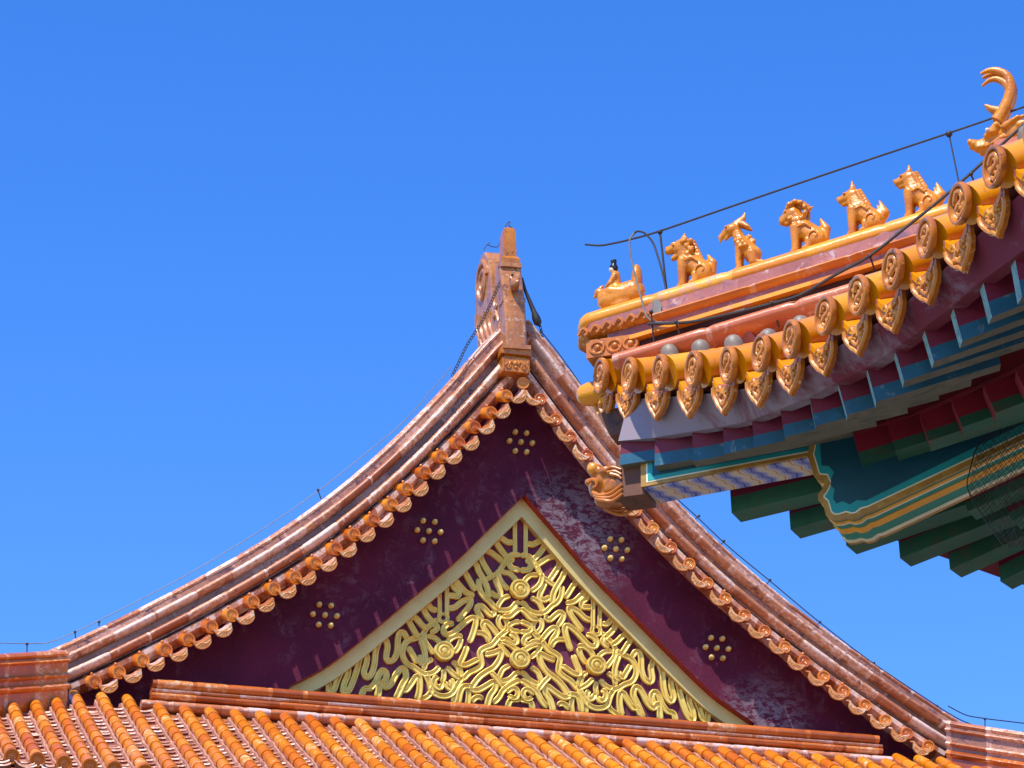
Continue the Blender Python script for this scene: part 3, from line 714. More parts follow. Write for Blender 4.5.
# ---- hip ridges that run out from the feet of the rakes
def hip_ridge(start, dirv, length, drop, m1, m2):
    side = nrm(np.cross(dirv, (0, 0, 1)))
    L = np.arange(0, length, .05); trd = rng.random(60)
    def part(name, prof, mat, joint=.4, amp=.05):
        pr = np.asarray(prof, float); pc = pr.mean(0); rings = []; tn = []
        for l in L:
            fr = (l / joint) % 1; s = (1 - amp if fr < .12 else 1); q = (pr - pc) * s + pc
            b = start + dirv * l + np.array([0, 0, -drop * l + .02 * l * l * .3])
            rings.append(b + np.outer(q[:, 0], side) + np.outer(q[:, 1], (0, 0, 1))); tn.append(trd[int(l / joint) % 60] if fr >= .1 else .9)
        MB().loft(rings, True, True, 0, tn).build(name, mat, hall)
    c = lambda y, z, ry, rz: [(y + ry * math.cos(a), z + rz * math.sin(a)) for a in np.linspace(0, 2 * np.pi, 14, endpoint=False)]
    part('hip_ridge_core', [(-.11, 0), (.11, 0), (.11, .27), (-.11, .27)], m2, .4, 0); part('hip_ridge_bed', [(-.12, -.5), (.12, -.5), (.12, .0), (-.12, .0)], M['farbrown'], .4, 0)
    part('hip_ridge_cap', c(0, .30, .125, .05), m1)
    part('hip_ridge_moulding', c(0, .235, .15, .028), m1)
    part('hip_ridge_moulding', c(0, .10, .15, .04), m1)
    part('hip_ridge_foot', c(0, .0, .16, .06), M['farbrown'])
s0 = far_local(57, 688, -.50); hip_ridge(s0, nrm([-1, -1, 0]), 1.2, .34, M['farbrown'], M['farbrown'])
s1 = far_local(952, 757, -.40); hip_ridge(s1, nrm([1, -1, 0]), 1.2, .32, M['farridge'], M['farridgedark'])

# ---- block under the finial where both rakes meet
q0 = far_local(516, 364.5, -.30); bx, bz = q0[0], q0[2]
ab = MB(); ab.box((bx - .135, -.30, bz - .075), (bx + .135, .2, bz + .07)); ab.box((bx - .15, -.32, bz + .10), (bx + .15, .2, bz + .165)); ab.box((bx - .11, -.27, bz + .068), (bx + .11, .2, bz + .102))
apb = ab.build('apex_block', M['disc'], hall, sharp=25)
fl = MB()
for s in (-1, 1):
    fl.tube([(bx + s * (.02 + .075 * t), -.303, bz - .005 + .03 * math.sin(t * 5.)) for t in np.linspace(0, 1, 14)], .011, 6, up=(0, -1, 0))
    a = np.linspace(0, 5.5, 16); fl.tube([(bx + s * (.078 + .025 * math.cos(t)), -.303, bz - .02 + .022 * math.sin(t)) for t in a], .009, 6, up=(0, -1, 0))
    fl.tube([(bx + s * .12, -.302, bz - .06), (bx + s * .12, -.302, bz + .055)], .007, 5)
fl.ball((bx, -.303, bz + .015), (.026, .014, .026)); fl.ball((bx, -.303, bz - .03), (.018, .012, .018))
fl.build('floral_relief', M['disc'], apb)

# ---- dragon-tail finial on the end of the main ridge
fz = far_local(517, 346, -.33)
fin = thing('ridge_finial', 'tall weathered dragon-tail finial with a scroll and a sword-hilt top on the gable peak', 'roof finial', FO + FX * fz[0] + FY * -.18 + np.array([0, 0, fz[2] - .03]), PSI)
fin.rotation_euler = (0, R_(-2.0), PSI); fin.scale = (1., 1., 1.08)
body = [(-.15, 0), (-.15, .3), (-.12, .52), (-.06, .74), (.0, .9), (.16, .9), (.22, .78), (.3, .7), (.36, .8), (.38, 1.0), (.46, 1.16), (.6, 1.26), (.78, 1.25), (.92, 1.14), (.99, .96), (1.0, .7), (.98, .4), (1.04, .1), (1.08, 0)]
fb = MB(); th = .105
bp = spline(np.array([(a, b) for a, b in body]), 3)
# bevelled slab: three rings across the thickness
def slab(poly, half, bev):
    c = poly.mean(0); rings = []
    for x, k in ((-half, bev), (-half + bev, 0.), (half - bev, 0.), (half, bev)):
        q = inset(poly[::-1], k)[::-1] if k else poly
        rings.append(np.stack([np.full(len(q), x), q[:, 0], q[:, 1]], 1))
    return rings
fb.loft(slab(bp, th, .018), True, True)
fbody = fb.build('finial_body', M['finial'], fin, 0.)
rl = MB()
for s in (-1, 1):
    x = s * (th + .002)
    a = np.linspace(0, 4 * np.pi, 60); rl.tube([(x, .68 - (.21 - .013 * t) * math.cos(t), .98 + (.21 - .013 * t) * math.sin(t)) for t in a], np.linspace(.03, .012, 60), 7, up=(1, 0, 0))
    for (y0, z0, y1, z1, r) in ((.9, .75, .75, .15, .03), (.76, .68, .6, .1, .028), (.6, .66, .45, .08, .028), (.42, .6, .3, .06, .026), (.2, .75, .1, .1, .024)):
        t = np.linspace(0, 1, 16); rl.tube([(x, y0 + (y1 - y0) * u + .05 * math.sin(u * 7), z0 + (z1 - z0) * u) for u in t], r * (1 - .4 * t), 7, up=(1, 0, 0))
    for k in range(14): rl.ball((x, rng.uniform(.1, .95), rng.uniform(.08, .7)), (.02, .045, .035))
rl.build('scroll_carving', M['finial'], fin, 0.)
hi = MB(); hi.loft([np.array([(-a, -b + yb, z), (a, -b + yb, z), (a, b + yb, z), (-a, b + yb, z)]) for z, a, b, yb in ((.86, .085, .10, .06), (.93, .095, .11, .06), (.96, .062, .085, .06), (.99, .064, .09, .06), (1.2, .056, .085, .04), (1.24, .046, .07, .04))], True, True)
hi.build('sword_hilt', M['disc'], fin, 0., sharp=25)
bbk = MB(); bbk.ball((.0, -.17, .62), (.055, .08, .06)); bbk.ball((.0, -.24, .60), (.035, .05, .035)); bbk.ball((.04, -.16, .67), (.02, .03, .04)); bbk.ball((-.04, -.16, .67), (.02, .03, .04))
blob(bbk, 'back_beast', M['finial'], fin, .012, 2, 0.)
for z, wd in ((.02, .135), (.5, .115), (.86, .105)):
    MB().box((-wd, -.165 + (z * .12), z - .02), (wd, .05, z + .02)).build('joint_band', M['finial'], fin, 0., sharp=25)
for x, z in ((.0, .75), (.0, .4), (.0, .15), (.05, .3)): MB().ball((x, -.155 + z * .1, z), (.014, .012, .014)).build('rivet', M['iron'], fin, 0.)

# =================================================================== NEAR HALL (upturned roof corner seen from below)
near = thing('corner_pavilion', 'upturned eave corner with yellow tiles and painted rafters jutting in from the right', 'building', (NC[0], NC[1], GROUND), -AL, NC[2] - GROUND)
DPX = [(608, 376), (636.3, 375.8), (667.3, 373), (700.6, 369.8), (735.8, 365.4), (768.3, 353.7), (799, 339.6), (832.8, 316.2), (866.3, 295.6), (900.7, 270), (934.6, 238.4), (967.5, 204.3), (1002.5, 167.4)]
DC = [near_local(x, y, 13.15 - .215 * i) for i, (x, y) in enumerate(DPX)]
for k in range(1, 7): DC.append(DC[12] + np.array([.25 * k, -.018 * k, .006 * k]))
DC = np.array(DC); ND = len(DC)
TS = np.radians(np.interp(np.arange(ND), [0, 3, 6, 12, 18], [15, 20, 25, 28, 28]))
FARSHIFT = np.array([0, .07, .10])
def roof_z(s, m):
    """height of the tile bed above the near eave"""
    c = np.array([np.interp(s, DC[:, 0], DC[:, k]) for k in range(3)]); t = np.interp(s, DC[:, 0], TS)
    return c[2] + (m - c[1]) * math.tan(t)
def dragon_relief(mb, o, ax, r, up):
    a = nrm(np.cross(up, ax)); b = np.cross(ax, a); P = lambda x, y, h=.004: o + a * x * r + b * y * r + ax * h
    j = rng.uniform(-.06, .06, 12)
    mb.tube(spline([P(-.35 + j[0], .25), P(-.1, .5 + j[1]), P(.3, .38), P(.32 + j[2], .05), P(-.05, -.02), P(-.3 + j[3], -.22), P(-.1, -.48), P(.28 + j[4], -.36), P(.42, -.12)], 4), [r * .13] * 20 + [r * .1] * 13, 6, up=tuple(ax))
    for k in range(9):
        q = rng.uniform(-.45, .45, 2); mb.ball(P(q[0], q[1], .003), r * rng.uniform(.08, .15), 7, 5)
    for t in (-.45, .45): mb.tube(spline([P(t, .1), P(t * 1.1, .3), P(t * .6, .55)], 4), r * .07, 5, up=tuple(ax))
def eave_tile(i, sw):
    c = DC[i].copy(); t = TS[i]; inn = np.array([0.03 * max(0, 5 - i) / 5, math.cos(t), math.sin(t)]); inn = nrm(inn)
    L = max(.10, c[0] * .95 - .10) if i < 14 else 3.2
    L = min(L, 3.2); r = .0665
    n = max(2, int(L / .27) + 1); pth = []; rr = []; tn = []
    ed = np.linspace(0, L, n + 1)
    for a, b in zip(ed[:-1], ed[1:]):
        tv = rng.random()
        for u, k in ((0, .97), (.06, 1.), (.94, 1.), (1, .97)): pth.append(c + inn * (a + (b - a) * u)); rr.append(r * k); tn.append(tv)
    rr[0] = r * 1.02
    if sw: c = c + FARSHIFT
    fin_ = (lambda mb: mb.swapxy()) if sw else (lambda mb: mb)
    m = MB(); m.tube(pth, rr, 22, tints=tn); o = fin_(m).build('cover_tile', M['tube'], near)
    face = nrm(np.array([-.17, -1, -.05]) + rng.normal(0, .02, 3)); d = MB()
    R0 = .070; oo = c + face * .014
    d.lathe([(R0 * .95, .002), (R0 * .99, .008), (R0 * 1.01, .014), (R0 * .98, .023), (R0 * .91, .026), (R0 * .80, .024), (R0 * .74, .008), (R0 * .70, .004), (0, .004)], oo, face, 32)
    do = fin_(d).build('end_disc', M['disc'], o)
    if not sw or i < 3:
        e = MB(); dragon_relief(e, oo + face * .009, face, R0 * 1.15, np.array([0, 0, 1.])); fin_(e).build('dragon_relief', M['relief'], o)
    if True:
        k = MB(); q = c + inn * (.155 if i < 6 else .125) + np.array([0, 0, r * .9]); k.lathe([(.036, -.02), (.037, .012), (.034, .03), (.026, .044), (.013, .052), (0, .054)], q, nrm([0, -.2, 1]), 18)
        fin_(k).build('nail_cap', M['cap'], o)
def drip(a, b, sw, lead=False):
    if sw: a = a + FARSHIFT; b = b + FARSHIFT
    mid = (a + b) / 2 + np.array([0, .03, -.070]); ux = nrm(b - a); face = nrm([-.02, -1, -.14]); ux = nrm(ux - face * (ux @ face)); uz = np.cross(ux, face); uz = uz if uz[2] > 0 else -uz
    wd = min(.082, np.linalg.norm(b - a) * .40); HZ = .76; tv = rng.random()
    X = np.linspace(-1, 1, 13)
    top = np.stack([X * wd, .025 - .045 * (1 - X ** 2)], 1)
    low = np.array([(1, .02), (.97, -.03), (.86, -.052), (.80, -.07), (.62, -.085), (.48, -.105), (.24, -.118), (0, -.142), (-.24, -.118), (-.48, -.105), (-.62, -.085), (-.80, -.07), (-.86, -.052), (-.97, -.03), (-1, .02)]) * [wd, HZ]
    poly = np.concatenate([top, low[1:-1]])
    f_ = (lambda mb: mb.swapxy()) if sw else (lambda mb: mb)
    m = MB(); m.prism(poly, mid, ux, uz, -face, -.010, .006, tint=tv); o = f_(m).build('drip_tile', M['drip'], near, sharp=30)
    r = MB(); P = lambda x, z, h=.011: mid + ux * x * wd + uz * z * HZ + face * h
    rim = np.array([(.88, .0), (.88, -.03), (.74, -.055), (.56, -.075), (.42, -.092), (.2, -.104), (0, -.126), (-.2, -.104), (-.42, -.092), (-.56, -.075), (-.74, -.055), (-.88, -.03), (-.88, .0)])
    r.tube([P(*q) for q in rim], .0085, 6, up=tuple(face))
    if not sw:
        r.tube(spline([P(-.5, -.015), P(-.3, .0), P(-.15, -.03), P(-.3, -.055), P(0, -.085), P(.3, -.06), P(.15, -.03), P(.35, -.005), P(.55, -.02)], 4), .0075, 6, up=tuple(face))
        for k in range(7): r.ball(P(rng.uniform(-.5, .5), rng.uniform(-.075, -.02), .012), rng.uniform(.006, .012), 7, 5)
    f_(r).build('drip_relief', M['relief'], o)
    # sagging pan lip and the pan behind it
    lip = np.concatenate([top + [0, .012], top[::-1] - [0, .012]]); pn = MB(); rings = []
    t = TS[min(ND - 1, 5)] * .75
    inn = np.array([0, math.cos(t), math.sin(t)]); Lp = min(3., max(.15, mid[0] - .1)); tn = []
    for kk, l in enumerate(np.arange(-.012, Lp, .12)):
        for dl, dz in ((0, .012), (.118, 0.)): rings.append(np.array([mid + inn * (l + dl) + ux * q[0] + np.array([0, 0, 1]) * (q[1] + dz) for q in lip])); tn.append(.5 if kk else .2)
    pn.loft(rings, True, True, 0, tn, mats=None)
    pm = f_(pn).build('pan_tile', M['pinkband'], o)
    lp = MB(); lp.loft([np.array([mid + face * .014 + ux * q[0] * .82 + np.array([0, 0, 1]) * (q[1] + .004) for q in lip]), np.array([mid - face * .05 + ux * q[0] * .82 + np.array([0, 0, 1]) * (q[1] + .012) for q in lip])], True, True)
    f_(lp).build('pan_lip', M['tube'], o)
for i in range(ND): eave_tile(i, False)
for i in range(1, 12): eave_tile(i, True)
E0 = DC[0] - np.array([.20, -.02, -.06])
chain_ = [E0] + list(DC)
for a, b in zip(chain_[:-1], chain_[1:]): drip(a, b, False)
for a, b in zip(list(DC)[1:11], list(DC)[2:12]): drip(a, b, True)
# rounded tile that closes the corner under the ridge tip
ct = MB(); ct.tube([hw(h, .055, .012 + .05 * h) for h in (-.05, -.043, -.03, .0, .06, .3)], [.012, .028, .04, .048, .05, .05], 20); ct.build('corner_tile', M['tube'], near)
cb = MB(); cb.prism([(.05, -.10), (.55, .0), (.55, -.12), (.10, -.2)], hw(0, 0, 0), (S2, S2, 0), (0, 0, 1), (-S2, S2, 0), -.0, .10); cb.build('corner_soffit', M['woodbrown'], near)

# deck under the tiles
for sw in (False, True):
    V = []; ss = np.linspace(.05, 4.4, 30)
    for s in ss:
        c = np.array([np.interp(s, DC[:, 0], DC[:, k]) for k in range(3)])
        for u in np.linspace(0, 1, 8):
            m_ = c[1] + .10 + (max(s, c[1] + .12) - c[1] - .10) * u; V.append((s, m_, roof_z(s, m_) - .115))
    k = MB(); k.add(V, [(8 * i + j, 8 * i + j + 1, 8 * i + j + 9, 8 * i + j + 8) for i in range(29) for j in range(7)])
    if sw: k.swapxy()
    k.build('roof_deck', M['redsoffit'], near)

# ---- flying rafters, measured along the eave
RTL = [(621, 440), (655, 437), (692, 431), (723, 426), (752, 420), (780, 409), (809.5, 397), (838, 383), (867, 368), (895, 350), (924, 329), (953, 307), (983, 281), (1015, 258)]
RBL = [(620, 465), (654.5, 466), (693, 461.5), (724, 454), (754, 447.5), (784.5, 437), (815, 426), (847, 415), (876, 402), (904, 381), (934, 361.5), (962.5, 341), (992, 317), (1022, 297)]
RT = []
for (x, y), (x2, y2) in zip(RTL, RBL):
    d = 13.15 - .215 * (x - 636) / 33 - (.27 if x < 630 else .14 if x < 660 else .03 if x < 700 else 0.); RT.append((near_local(x, y, d), near_local(x2, y2, d - .03)))
RT = [(a, b) for a, b in RT]
for k in range(1, 5): RT.append((RT[13][0] + np.array([.225 * k, -.01 * k, 0]), RT[13][1] + np.array([.225 * k, -.01 * k, 0])))
def rafter_dir(j, t_off=0.):
    th = R_(45 + min(1.9 * j, 36)); t = R_(min(1.5 + 1.9 * j, 24) + t_off)      # from E towards M, rising inwards
    return np.array([math.cos(th) * math.cos(t), math.sin(th) * math.cos(t), math.sin(t)])
RW = .058
def rafter(name, a, b, ax, L, mats, sw, wd=RW, hfrac=.42, end=None):
    """square rafter: near face split into two painted zones, plain underside, outer end at a (top) - b (bottom)"""
    upv = a - b; ax = nrm(ax); side = nrm(np.cross(ax, (0, 0, 1)))          # towards +E for the near eave
    if side[0] < 0: side = -side
    h = np.linalg.norm(upv); mid = b + (a - b) * hfrac
    # section corners: near face a, mid, b ; far face a2, b2
    far = -side * wd
    S = [a, mid, b, b + far, mid + far, a + far]
    upn = nrm(np.cross(side, ax)); upn = upn if upn[2] > 0 else -upn
    E_ = []
    for p in S:
        E_.append(p)
    S2_ = [mid + (p - mid) + ax * L for p in S]
    # straighten the inner end
    m = MB(); V = E_ + S2_; K = 6
    F = [(k, (k + 1) % K, K + (k + 1) % K, K + k) for k in range(K)] + [(5, 4, 3, 2, 1, 0), (6, 7, 8, 9, 10, 11)]
    #     near-top, near-bottom, underside, far-bottom, far-top, top, outer end, inner end
    m.add(V, F, [0, 1, 2, 1, 0, 0, 3, 3])
    if sw: m.swapxy()
    return m.build(name, mats, near, sharp=20)
for j, (a, b) in enumerate(RT):
    rafter('flying_rafter', a, b, rafter_dir(j), [.22, .5, .62][j] if j < 3 else .45, [M['maroon'], M['blue'], M['olive'], M['endteal']], False)
FEND = [(741, 522.3), (800.5, 538.7), (856.7, 554.4), (911, 566.7), (961.5, 577.6), (1012.5, 589.4)]
FR = []
for i, (x, y) in enumerate(FEND): FR.append(near_local(x, y, 13.0 + .08 * (i + 2)))
for k in range(1, 6): FR.append(FR[5] + np.array([-.0, .238 * k, -.012 * k]))
for i, q in enumerate(FR):
    b = np.array([q[1], q[0], q[2]]); a = b + np.array([.0, -.008, .118])
    rafter('flying_rafter', a, b, rafter_dir(i * 1.1 + 2.), 1.1 if i > 1 else .6 + .25 * i, [M['maroon'], M['green'], M['green'], M['green']], True, wd=.11, hfrac=.55)
# eave board between the drip tiles and the rafter ends
for sw in (False, True):
    rings = []
    for j in range(len(RT)):
        a = RT[j][0]; c = np.array([np.interp(a[0] + .0, DC[:, 0], DC[:, k]) for k in range(3)])
        o = np.array([a[0], a[1] - .012, a[2] - .006]); q = np.array([a[0], c[1] + .05, c[2] - .085])
        inn = np.array([0, .05, .0])
        rings.append(np.array([o, q, q + inn, o + inn]))
    k = MB().loft(rings, True, True)
    if sw: k.xform(lambda v: v + FARSHIFT); k.swapxy()
    k.build('eave_board', M['eaveboard'], near, sharp=25)
# boards that close the roof above the flying rafters, and the blocking further in
for sw in (False, True):
    V = []
    for j in range(len(RT)):
        a = RT[j][0]; dx = rafter_dir(j)
        L = 1.15 if j > 2 else .45 + .25 * j
        for l in (0.02, L * .5, L): V.append(a + dx * l + np.array([-.02, .0, .004]))
    k = MB().add(V, [(3 * i + j, 3 * i + j + 1, 3 * i + j + 4, 3 * i + j + 3) for i in range(len(RT) - 1) for j in range(2)])
    if sw: k.swapxy()
    k.build('eave_boarding', M['redsoffit'], near)

# ---- second row: eave rafters set further in
ET = []
def eave_rafter_pts(j):
    a, b = RT[j]; dx = rafter_dir(j)
    p = b + dx * (.61) + np.array([0, 0, -.012]); h = .115
    w_ = (p[1] - p[0]) * S2; p = p + np.array([S2, -S2, 0]) * max(0., w_ + .135 + .01)
    ax = rafter_dir(j, 6.)
    up = np.array([-ax[0] * ax[2], -ax[1] * ax[2], 1 - ax[2] ** 2]); up = nrm(up)
    return p, p - up * h, ax
for sw in (False, True):
    for j in range(2 if not sw else 3, len(RT)):
        a, b, ax = eave_rafter_pts(j)
        mats = [M['redrafter'], M['green'], M['green'], M['redrafter']] if not sw else [M['maroon'], M['green'], M['green'], M['green']]
        rafter('eave_rafter', a, b, ax, 1.6, mats, sw, wd=.10, hfrac=.34)
for sw in (False, True):                                                    # boarding over the eave rafters, strip at the flying rafters' tails
    V = []
    for j in range(2, len(RT)):
        a, b, ax = eave_rafter_pts(j)
        for l in (-.02, .8, 1.6): V.append(a + ax * l + np.array([0, 0, .006]))
    n = len(RT) - 2
    k = MB().add(V, [(3 * i + j, 3 * i + j + 1, 3 * i + j + 4, 3 * i + j + 3) for i in range(n - 1) for j in range(2)])
    rings = []
    for j in range(2, len(RT)):
        a, b, ax = eave_rafter_pts(j); o = a + np.array([0, 0, -.004]); rings.append(np.array([o, o + np.array([0, 0, .11]), o + ax * .05 + np.array([0, 0, .11]), o + ax * .05]))
    k.loft(rings, True, True)
    if sw: k.swapxy()
    k.build('soffit_board', M['redsoffit'], near, sharp=25)

# ---- corner beams along the hip
AH = np.array([S2, S2, 0]); AW = np.array([-S2, S2, 0]); AZ = np.array([0, 0, 1.])
def hipz(px, py, w_):
    p = near_hip(px, py, w_); return ((p[0] + p[1]) * S2, p[2])
# upper beam: teal side panel with gilt border, cloud-painted underside
WU = .09
u0 = hipz(646, 487, -WU); u1 = hipz(817, 455, -WU); ut = hipz(640, 458, -WU)
sl = (u1[1] - u0[1]) / (u1[0] - u0[0])
zb = lambda h: u0[1] + (h - u0[0]) * sl
HB = .20
ub = MB()
hs0, hs1 = u0[0] - .02, u1[0] + .6
ub.prism([(hs0, zb(hs0) + .004), (hs1, zb(hs1) + .004), (hs1, zb(hs1) + HB), (hs0, zb(hs0) + HB)], (0, 0, 0), AH, AZ, AW, -WU, WU)
upper = ub.build('upper_corner_beam', M['goldline'], near, sharp=20)
def layer(name, poly, w0, w1, mat, par):
    k = MB(); k.prism(poly, (0, 0, 0), AH, AZ, AW, w0, w1); return k.build(name, mat, par, sharp=20)
side = lambda i0, i1, e: [(hs0 + i0, zb(hs0 + i0) + i0 * .8), (hs1, zb(hs1) + i0 * .8), (hs1, zb(hs1) + HB), (hs0 + i0, zb(hs0 + i0) + HB)]
layer('light_panel', side(.028, 0, 0), -WU - .003, -WU + .02, M['teallight'], upper)
layer('cream_line', side(.022, 0, 0), -WU - .0015, -WU + .02, M['cream'], upper)
layer('dark_panel', side(.048, 0, 0), -WU - .0045, -WU + .02, M['teal'], upper)
def mk_cloud():
    m, t, b = mat_new('painted_cloud_bands')
    tc = nd(t, 'ShaderNodeTexCoord'); mp = nd(t, 'ShaderNodeMapping'); mp.inputs['Rotation'].default_value = (0, 0, R_(45)); mp.vector_type = 'POINT'
    t.links.new(tc.outputs['Object'], mp.inputs['Vector'])
    sx = nd(t, 'ShaderNodeSeparateXYZ'); t.links.new(mp.outputs[0], sx.inputs[0])
    mp.inputs['Rotation'].default_value = (0, 0, R_(-45))                  # x becomes the distance along the hip, y across
    wv = noise(t, mp.outputs[0], 11., 2, .5); ty = math_(t, 'MULTIPLY', math_(t, 'ADD', sx.outputs[1], .09), 5.5, True); bow = math_(t, 'MULTIPLY', math_(t, 'POWER', ty, .6), -.07)
    ruf = math_(t, 'MULTIPLY', math_(t, 'SINE', math_(t, 'MULTIPLY', sx.outputs[1], 95.)), .006)
    u = math_(t, 'ADD', math_(t, 'ADD', math_(t, 'MULTIPLY', sx.outputs[0], 1.), bow), math_(t, 'ADD', math_(t, 'MULTIPLY', wv, .03), ruf))
    u = math_(t, 'FRACT', math_(t, 'MULTIPLY', u, 10.))
    CR_, BL, LI, LL, OR = srgb(216, 200, 176), srgb(64, 82, 170), srgb(132, 140, 198), srgb(178, 178, 208), srgb(206, 148, 80)
    c = ramp(t, u, [(0, CR_), (.2, CR_), (.21, OR), (.26, OR), (.27, CR_), (.34, LL), (.46, LL), (.47, LI), (.62, LI), (.63, BL), (.70, BL), (.71, LI), (.84, LL), (.93, CR_)], 'CONSTANT')
    t.links.new(c, b.inputs['Base Color']); b.inputs['Roughness'].default_value = .6; return m
M['cloud'] = mk_cloud()
un_ = MB(); un_.add([hw(hs0 + .012, -WU + .012, zb(hs0 + .012) - .002), hw(hs1, -WU + .012, zb(hs1) - .002), hw(hs1, WU - .006, zb(hs1) - .002), hw(hs0 + .012, WU - .006, zb(hs0 + .012) - .002),
     hw(hs0 + .012, -WU + .012, zb(hs0 + .012) + .006), hw(hs1, -WU + .012, zb(hs1) + .006), hw(hs1, WU - .006, zb(hs1) + .006), hw(hs0 + .012, WU - .006, zb(hs0 + .012) + .006)], [(0, 1, 2, 3), (7, 6, 5, 4), (0, 4, 5, 1), (1, 5, 6, 2), (2, 6, 7, 3), (3, 7, 4, 0)])
un_.build('painted_underside', M['cloud'], upper, sharp=20)

# lower beam: scalloped nose, nested painted borders on the side, striped underside
WL = .135
NOSE = [(808.6, 455), (812, 466), (814.5, 475), (818, 479), (824, 479.5), (826, 484), (823, 490), (819, 495), (819.5, 500), (824, 504), (825.5, 509), (827, 515), (833, 519.5), (840, 519), (846, 517), (852, 518.5), (858, 517), (863, 513), (869, 511.5)]
nz = [hipz(x, y, -WL) for x, y in NOSE]
e1 = hipz(920, 487.5, -WL); slb = (e1[1] - nz[-1][1]) / (e1[0] - nz[-1][0])
hE = 3.6; zE = nz[-1][1] + slb * (hE - nz[-1][0]); HL = .36
top0 = nz[0][1] + .08
outl = nz + [(hE, zE), (hE, zE + HL), (nz[0][0] + .02, top0 + .0)]
outl = [tuple(p) for p in outl]
lower = layer('lower_corner_beam', outl, -WL, WL, M['bandgreen'], near)
def nose_layer(name, d, w0, w1, mat):
    q = inset(outl, d); q = [(h, z) for h, z in q]
    return layer(name, q, w0, w1, mat, lower)
nose_layer('gold_border', -.004, -WL - .002, -WL + .012, M['goldline'])
nose_layer('cream_line', .017, -WL - .0035, -WL + .02, M['cream'])
nose_layer('light_teal_border', .022, -WL - .005, -WL + .02, M['teallight'])
TPX = [(820.8, 450), (822, 466), (829, 466.5), (834.4, 473), (831.5, 479.5), (831, 486), (835, 490), (833.3, 499), (836.5, 504), (843, 501.6), (850, 505), (857, 500.5), (866, 501), (915, 480)]
tpz = [hipz(x, y, -WL) for x, y in TPX]
layer('teal_panel', tpz[:-1] + [(hE, zE + .085), (hE, zE + HL - .02), (tpz[0][0], top0 - .02)], -WL - .0065, -WL + .02, M['teal'], lower)
# the stripes run round nose and underside: slabs across the beam's width
for w0, w1, mt, nm in ((-WL + .031, -WL + .05, 'ochre', 'ochre_line'), (-WL + .05, -WL + .062, 'cream', 'cream_line'), (-.032, .018, 'ochre', 'ochre_stripe'), (WL - .045, WL - .02, 'cream', 'cream_line'), (WL - .02, WL + .001, 'goldline', 'gold_edge')):
    nose_layer(nm, -.003, w0, w1, M[mt])

# ---- hip ridge carrying the figures
rz_top = lambda h: .313 + .16 * h + .006 * h * h
def ridge_part(name, prof, mat, h0, h1, joint=.3, amp=.05, par=near, dz=0., round_tip=False):
    pr = np.asarray(prof, float); pc = pr.mean(0); rings = []; tn = []; trd = rng.random(90)
    for h in np.arange(h0, h1, .025):
        k = int((h - h0) / joint); fr = ((h - h0) / joint) % 1; s = 1 - amp if fr < .06 and k else 1
        if round_tip and h - h0 < .06: s *= math.sqrt(max(.08, 1 - (1 - (h - h0) / .06) ** 2))
        q = (pr - pc) * s + pc
        rings.append(np.array([hw(h, w_, rz_top(h) + z + dz) for w_, z in q])); tn.append(trd[k % 90] if fr >= .05 else .4 + .6 * trd[(k * 7 + 2) % 90])
    return MB().loft(rings, True, True, 0, tn).build(name, mat, par, sharp=62)
ell = lambda w_, z, rw, rz: [(w_ + rw * math.cos(a), z + rz * math.sin(a)) for a in np.linspace(0, 2 * np.pi, 18, endpoint=False)]
ridge_part('ridge_cap', ell(0, -.05, .095, .052), M['ridgeyellow'], -.02, 3.6, .31, .05, round_tip=True)
ridge_part('ridge_band', [(-.088, -.125), (.088, -.125), (.088, -.06), (-.088, -.06)], M['pinkband'], .0, 3.6, .31, .0, round_tip=True)
ridge_part('ridge_moulding', ell(0, -.132, .118, .026), M['ridgeorange'], .30, 3.6, .4, .04)
ridge_part('carved_moulding', ell(0, -.118, .112, .03), M['disc'], -.02, .31, .5, .0, round_tip=True)
ridge_part('ridge_recess', [(-.085, -.20), (.085, -.20), (.085, -.14), (-.085, -.14)], M['pinkband'], .12, 3.6, .4, .0)
ridge_part('ridge_fillet', [(-.118, -.205), (.118, -.205), (.118, -.188), (-.118, -.188)], M['ridgeyellow'], .22, 3.6, .35, .0)
ridge_part('ridge_gap', [(-.08, -.26), (.08, -.26), (.08, -.2), (-.08, -.2)], M['gap'], .1, 3.6, .4, .0)  # gap coloured dark as if in shade
ridge_part('ridge_foot', ell(0, -.285, .16, .055), M['salmon'], .16, 3.6, .36, .06)
blk = MB(); blk.prism([(.04, -.235), (.25, -.235), (.25, -.16), (.04, -.16)], (0, 0, rz_top(.1)), AH, AZ, AW, -.105, .105); blkp = blk.build('tip_block', M['disc'], near, sharp=20)
cv = MB()
for hc in (.085, .155, .22):
    a = np.linspace(0, 2 * np.pi, 15); cv.tube([hw(hc + .028 * math.cos(t), -.106, rz_top(.1) - .198 + .024 * math.sin(t)) for t in a], .007, 6, up=(1, -1, 0))
    cv.ball(hw(hc, -.105, rz_top(.1) - .198), (.016, .012, .014))
cv.build('carved_relief', M['drip'], blkp)
cv = MB()
for k in range(6):
    hc = .03 + .048 * k
    cv.tube(spline([hw(hc - .02, -.112, rz_top(hc) - .128), hw(hc, -.116, rz_top(hc) - .103), hw(hc + .02, -.116, rz_top(hc) - .118), hw(hc + .008, -.114, rz_top(hc) - .132)], 4), .008, 6, up=(1, -1, 0))
cv.build('carved_relief', M['drip'], blkp)

